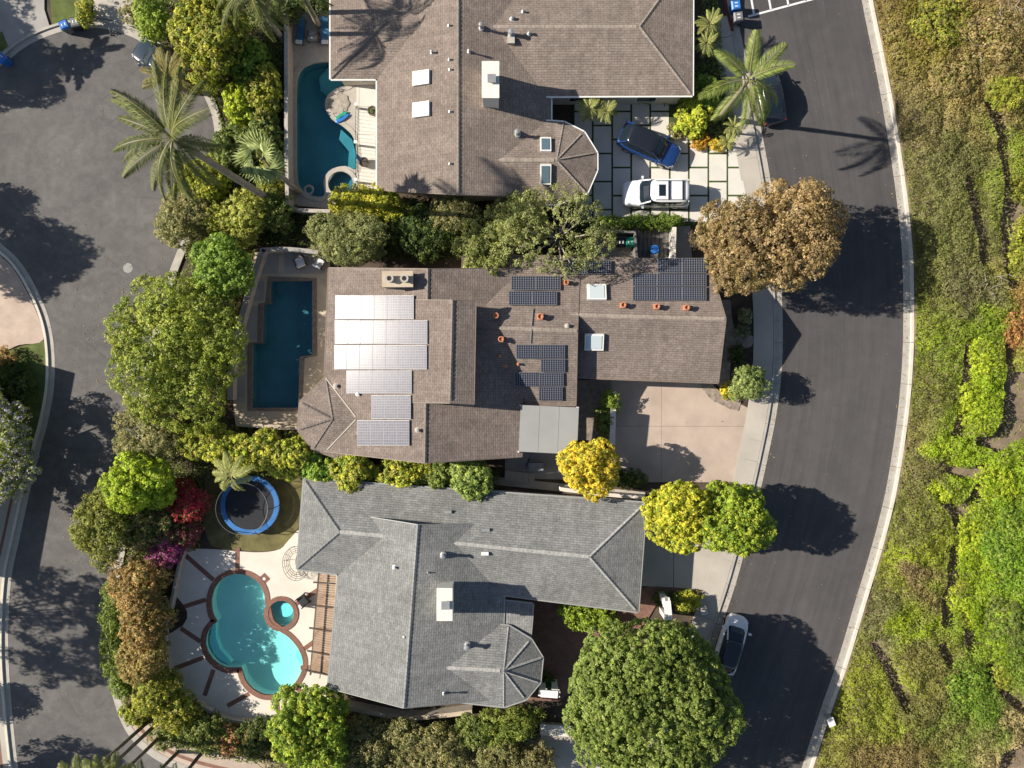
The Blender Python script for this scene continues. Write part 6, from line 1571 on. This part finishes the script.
# iron railing between posts
rl = empty('iron_railing', P(357, 140), 'thin iron railing between white posts by the teal pool', 'railing')
for a, b2 in (((356, 106), (355.5, 140)), ((355.5, 144), (356, 178))):
    for z in (.25, 1.0): MB().tube([P(*a, z), P(*b2, z)], .018, 5).build('rail', MAT['iron'], rl)
    for k in range(9):
        t = (k + .5) / 9; q = (a[0] + (b2[0] - a[0]) * t, a[1] + (b2[1] - a[1]) * t); p1, p2 = P(*q, .13), P(*q, 1.0); p1.x, p1.y = p2.x, p2.y; MB().tube([p1, p2], .01, 4).build('baluster', MAT['iron'], rl)
# round iron bench hugging the corner of the grey house
ib = empty('iron_bench', P(295, 564), 'circular wire iron bench at the corner of the grey house', 'bench'); cc = P(298, 562, .45)
for r_, z in ((.95, .45), (.82, .45), (.7, .45), (.58, .45), (1.0, .8)):
    MB().tube([(cc.x + r_ * math.cos(a * .2), cc.y + r_ * 1.25 * math.sin(a * .2), .13 + z) for a in range(7, 30)], .016, 5).build('hoop', MAT['iron'], ib)
for a in range(7, 30, 2):
    x, y = math.cos(a * .2), 1.25 * math.sin(a * .2); MB().tube([(cc.x + .58 * x, cc.y + .58 * y, .58), (cc.x + .95 * x, cc.y + .95 * y, .58), (cc.x + x, cc.y + y, .93)], .012, 4).build('spoke', MAT['iron'], ib)
for a in (8, 15, 22, 28): x, y = cc.x + .8 * math.cos(a * .2), cc.y + 1.0 * math.sin(a * .2); MB().tube([(x, y, .1), (x, y, .58)], .02, 5).build('leg', MAT['iron'], ib)
# barbecue
c = P(320, 669, .9); e = empty('barbecue', (c.x, c.y, .13), 'steel barbecue at the end of the patio cover', 'barbecue')
MB().box((c.x, c.y, .55), (.95, .6, .8)).build('cabinet', MAT['galvanised'], e); MB().tube([(c.x - .3, c.y, 1.0), (c.x + .3, c.y, 1.0)], .27, 12).build('hood', MAT['black_plastic'], e)
MB().box((c.x - .6, c.y, .93), (.3, .5, .04)).build('side_shelf', MAT['galvanised'], e)
# workbench clutter under the canopy edge
c = P(536, 467, .8); e = empty('storage_chest', (c.x, c.y, .09), 'grey storage chest in the yard below the canopy', 'chest')
MB().box((c.x, c.y, .42), (1.0, .55, .66)).build('body', MAT['grey_plastic'], e); MB().box((c.x, c.y, .78), (1.06, .6, .07)).build('lid', MAT['cloth_grey'], e)
c = P(530, 457, 1.0); e = empty('bicycle', (c.x, c.y, .09), 'small blue bicycle leaning below the canopy', 'bicycle'); ORI[e.name] = Vector((0, 0, 0)); e.rotation_euler = (0, 0, 1.2)
for wx in (-.5, .5):
    MB().tube([(wx + .3 * math.cos(a * .314), 0, .3 + .3 * math.sin(a * .314)) for a in range(21)], .022, 5).build('wheel', MAT['rubber'], e, local=True)
MB().tube([(-.5, 0, .3), (-.1, 0, .3), (.38, 0, .75), (-.22, 0, .78), (-.1, 0, .3)], .022, 6).tube([(.5, 0, .3), (.36, 0, .9)], .02, 6).tube([(-.5, 0, .3), (-.22, 0, .78)], .016, 5).build('frame', MAT['blue_plastic'], e, local=True)
MB().tube([(.32, -.28, .95), (.36, 0, .9), (.32, .28, .95)], .016, 5).build('handlebar', MAT['black_plastic'], e, local=True); MB().box((-.24, 0, .84), (.26, .14, .06)).build('saddle', MAT['black_plastic'], e, local=True)
# utility box on the slope, mailbox at the kerb
c = P(831, 722, .9); e = empty('utility_box', (c.x, c.y, .1), 'pale utility box behind the right kerb near the bottom', 'utility box')
MB().box((c.x, c.y, .5), (.4, .55, .85), .35).build('cabinet', MAT['canopy_metal'], e); MB().box((c.x, c.y, .95), (.48, .62, .06), .35).build('lid', MAT['white_trim'], e)
c = P(705, 613, .3); e = empty('meter_box', (c.x, c.y, .08), 'pale concrete meter box beside the white parked car', 'meter box')
MB().box((c.x, c.y, .13), (.6, .42, .14), .2).build('rim', MAT['concrete'], e); MB().box((c.x, c.y, .21), (.5, .32, .03), .2).build('lid', MAT['concrete_white'], e)
bpy.context.view_layer.update()
# planted half-rounds in the pool terrace
tb = empty('terrace_beds', P(175, 617)); tag(tb, kind='structure')
MB().prism(W(z3([(150, 240), (185, 180), (215, 215), (235, 250), (235, 285), (215, 320), (150, 360), (135, 300)])), .1, .145).build('bed', MAT['mulch'], tb)

# fallen leaves and grit along the gutters and under the street trees
rng = np.random.default_rng(77); pts = []
for line, sgn in ((kr, -1), (kl, 1)):
    ln = resample(line, .08)
    for p in ln:
        if P(0, 800).y < p[1] < P(0, -20).y and rng.random() < .55: pts.append((p[0] + sgn * abs(rng.normal()) * .35 - sgn * .35, p[1] + rng.normal() * .3, .03))
for cx, cy, r_, n in ((765, 240, 45, 500), (710, 515, 50, 350), (680, 440, 40, 25), (700, 640, 40, 200), (125, 330, 60, 260), (100, 520, 40, 260)):
    for k in range(n):
        p = P(cx + rng.normal() * r_ * .6, cy + rng.normal() * r_ * .6); pts.append((p.x, p.y, .15 if 600 < cx < 700 else .03))
pts = np.array(pts); n = len(pts); L = Leaves(); L.add(*leaf_quads(pts, rng.normal(size=(n, 3)) * .25 + np.array((0, 0, 1.)), .09 * rng.uniform(.5, 1.4, n), palette([(.2, .13, .06), (.26, .19, .08), (.12, .08, .04)], n, rng), rng, .7))
tag(L.build('leaf_litter'), 'scattered dry leaves along the gutters and under street trees', 'leaf litter', kind='stuff')

# pale dead branches on the slope
rt = random.Random(9)
def dead_branches(px, py, r, n, label, seed):
    rt = random.Random(seed); gz = Pg(px, py); b = P(px, py, gz); e = empty('dead_shrub', b, label, 'shrub')
    for k in range(n):
        a = rt.uniform(0, 6.28); l = m_px(r) * rt.uniform(.5, 1.1); p0 = b + Vector((rt.uniform(-.3, .3), rt.uniform(-.3, .3), -.05)); tip = p0 + Vector((math.cos(a) * l, math.sin(a) * l, rt.uniform(1.2, 2.2)))
        mid = p0.lerp(tip, .5) + Vector((rt.uniform(-.2, .2), rt.uniform(-.2, .2), .35)); mb = MB(); mb.tube([p0, mid, tip], [.035, .022, .008], 5)
        for q in range(3):
            s0 = mid.lerp(tip, rt.random()); mb.tube([s0, s0 + Vector((rt.uniform(-.7, .7), rt.uniform(-.7, .7), rt.uniform(0, .4)))], [.02, .008], 4)
        mb.build('branch', MAT['bark_pale'], e)
dead_branches(972, 45, 26, 11, 'bleached bare branches among the upper brown scrub', 1)
dead_branches(1003, 22, 24, 10, 'bleached bare branches in the upper right corner', 2)
dead_branches(985, 285, 12, 5, 'grey twigs above the long lime mound', 5)
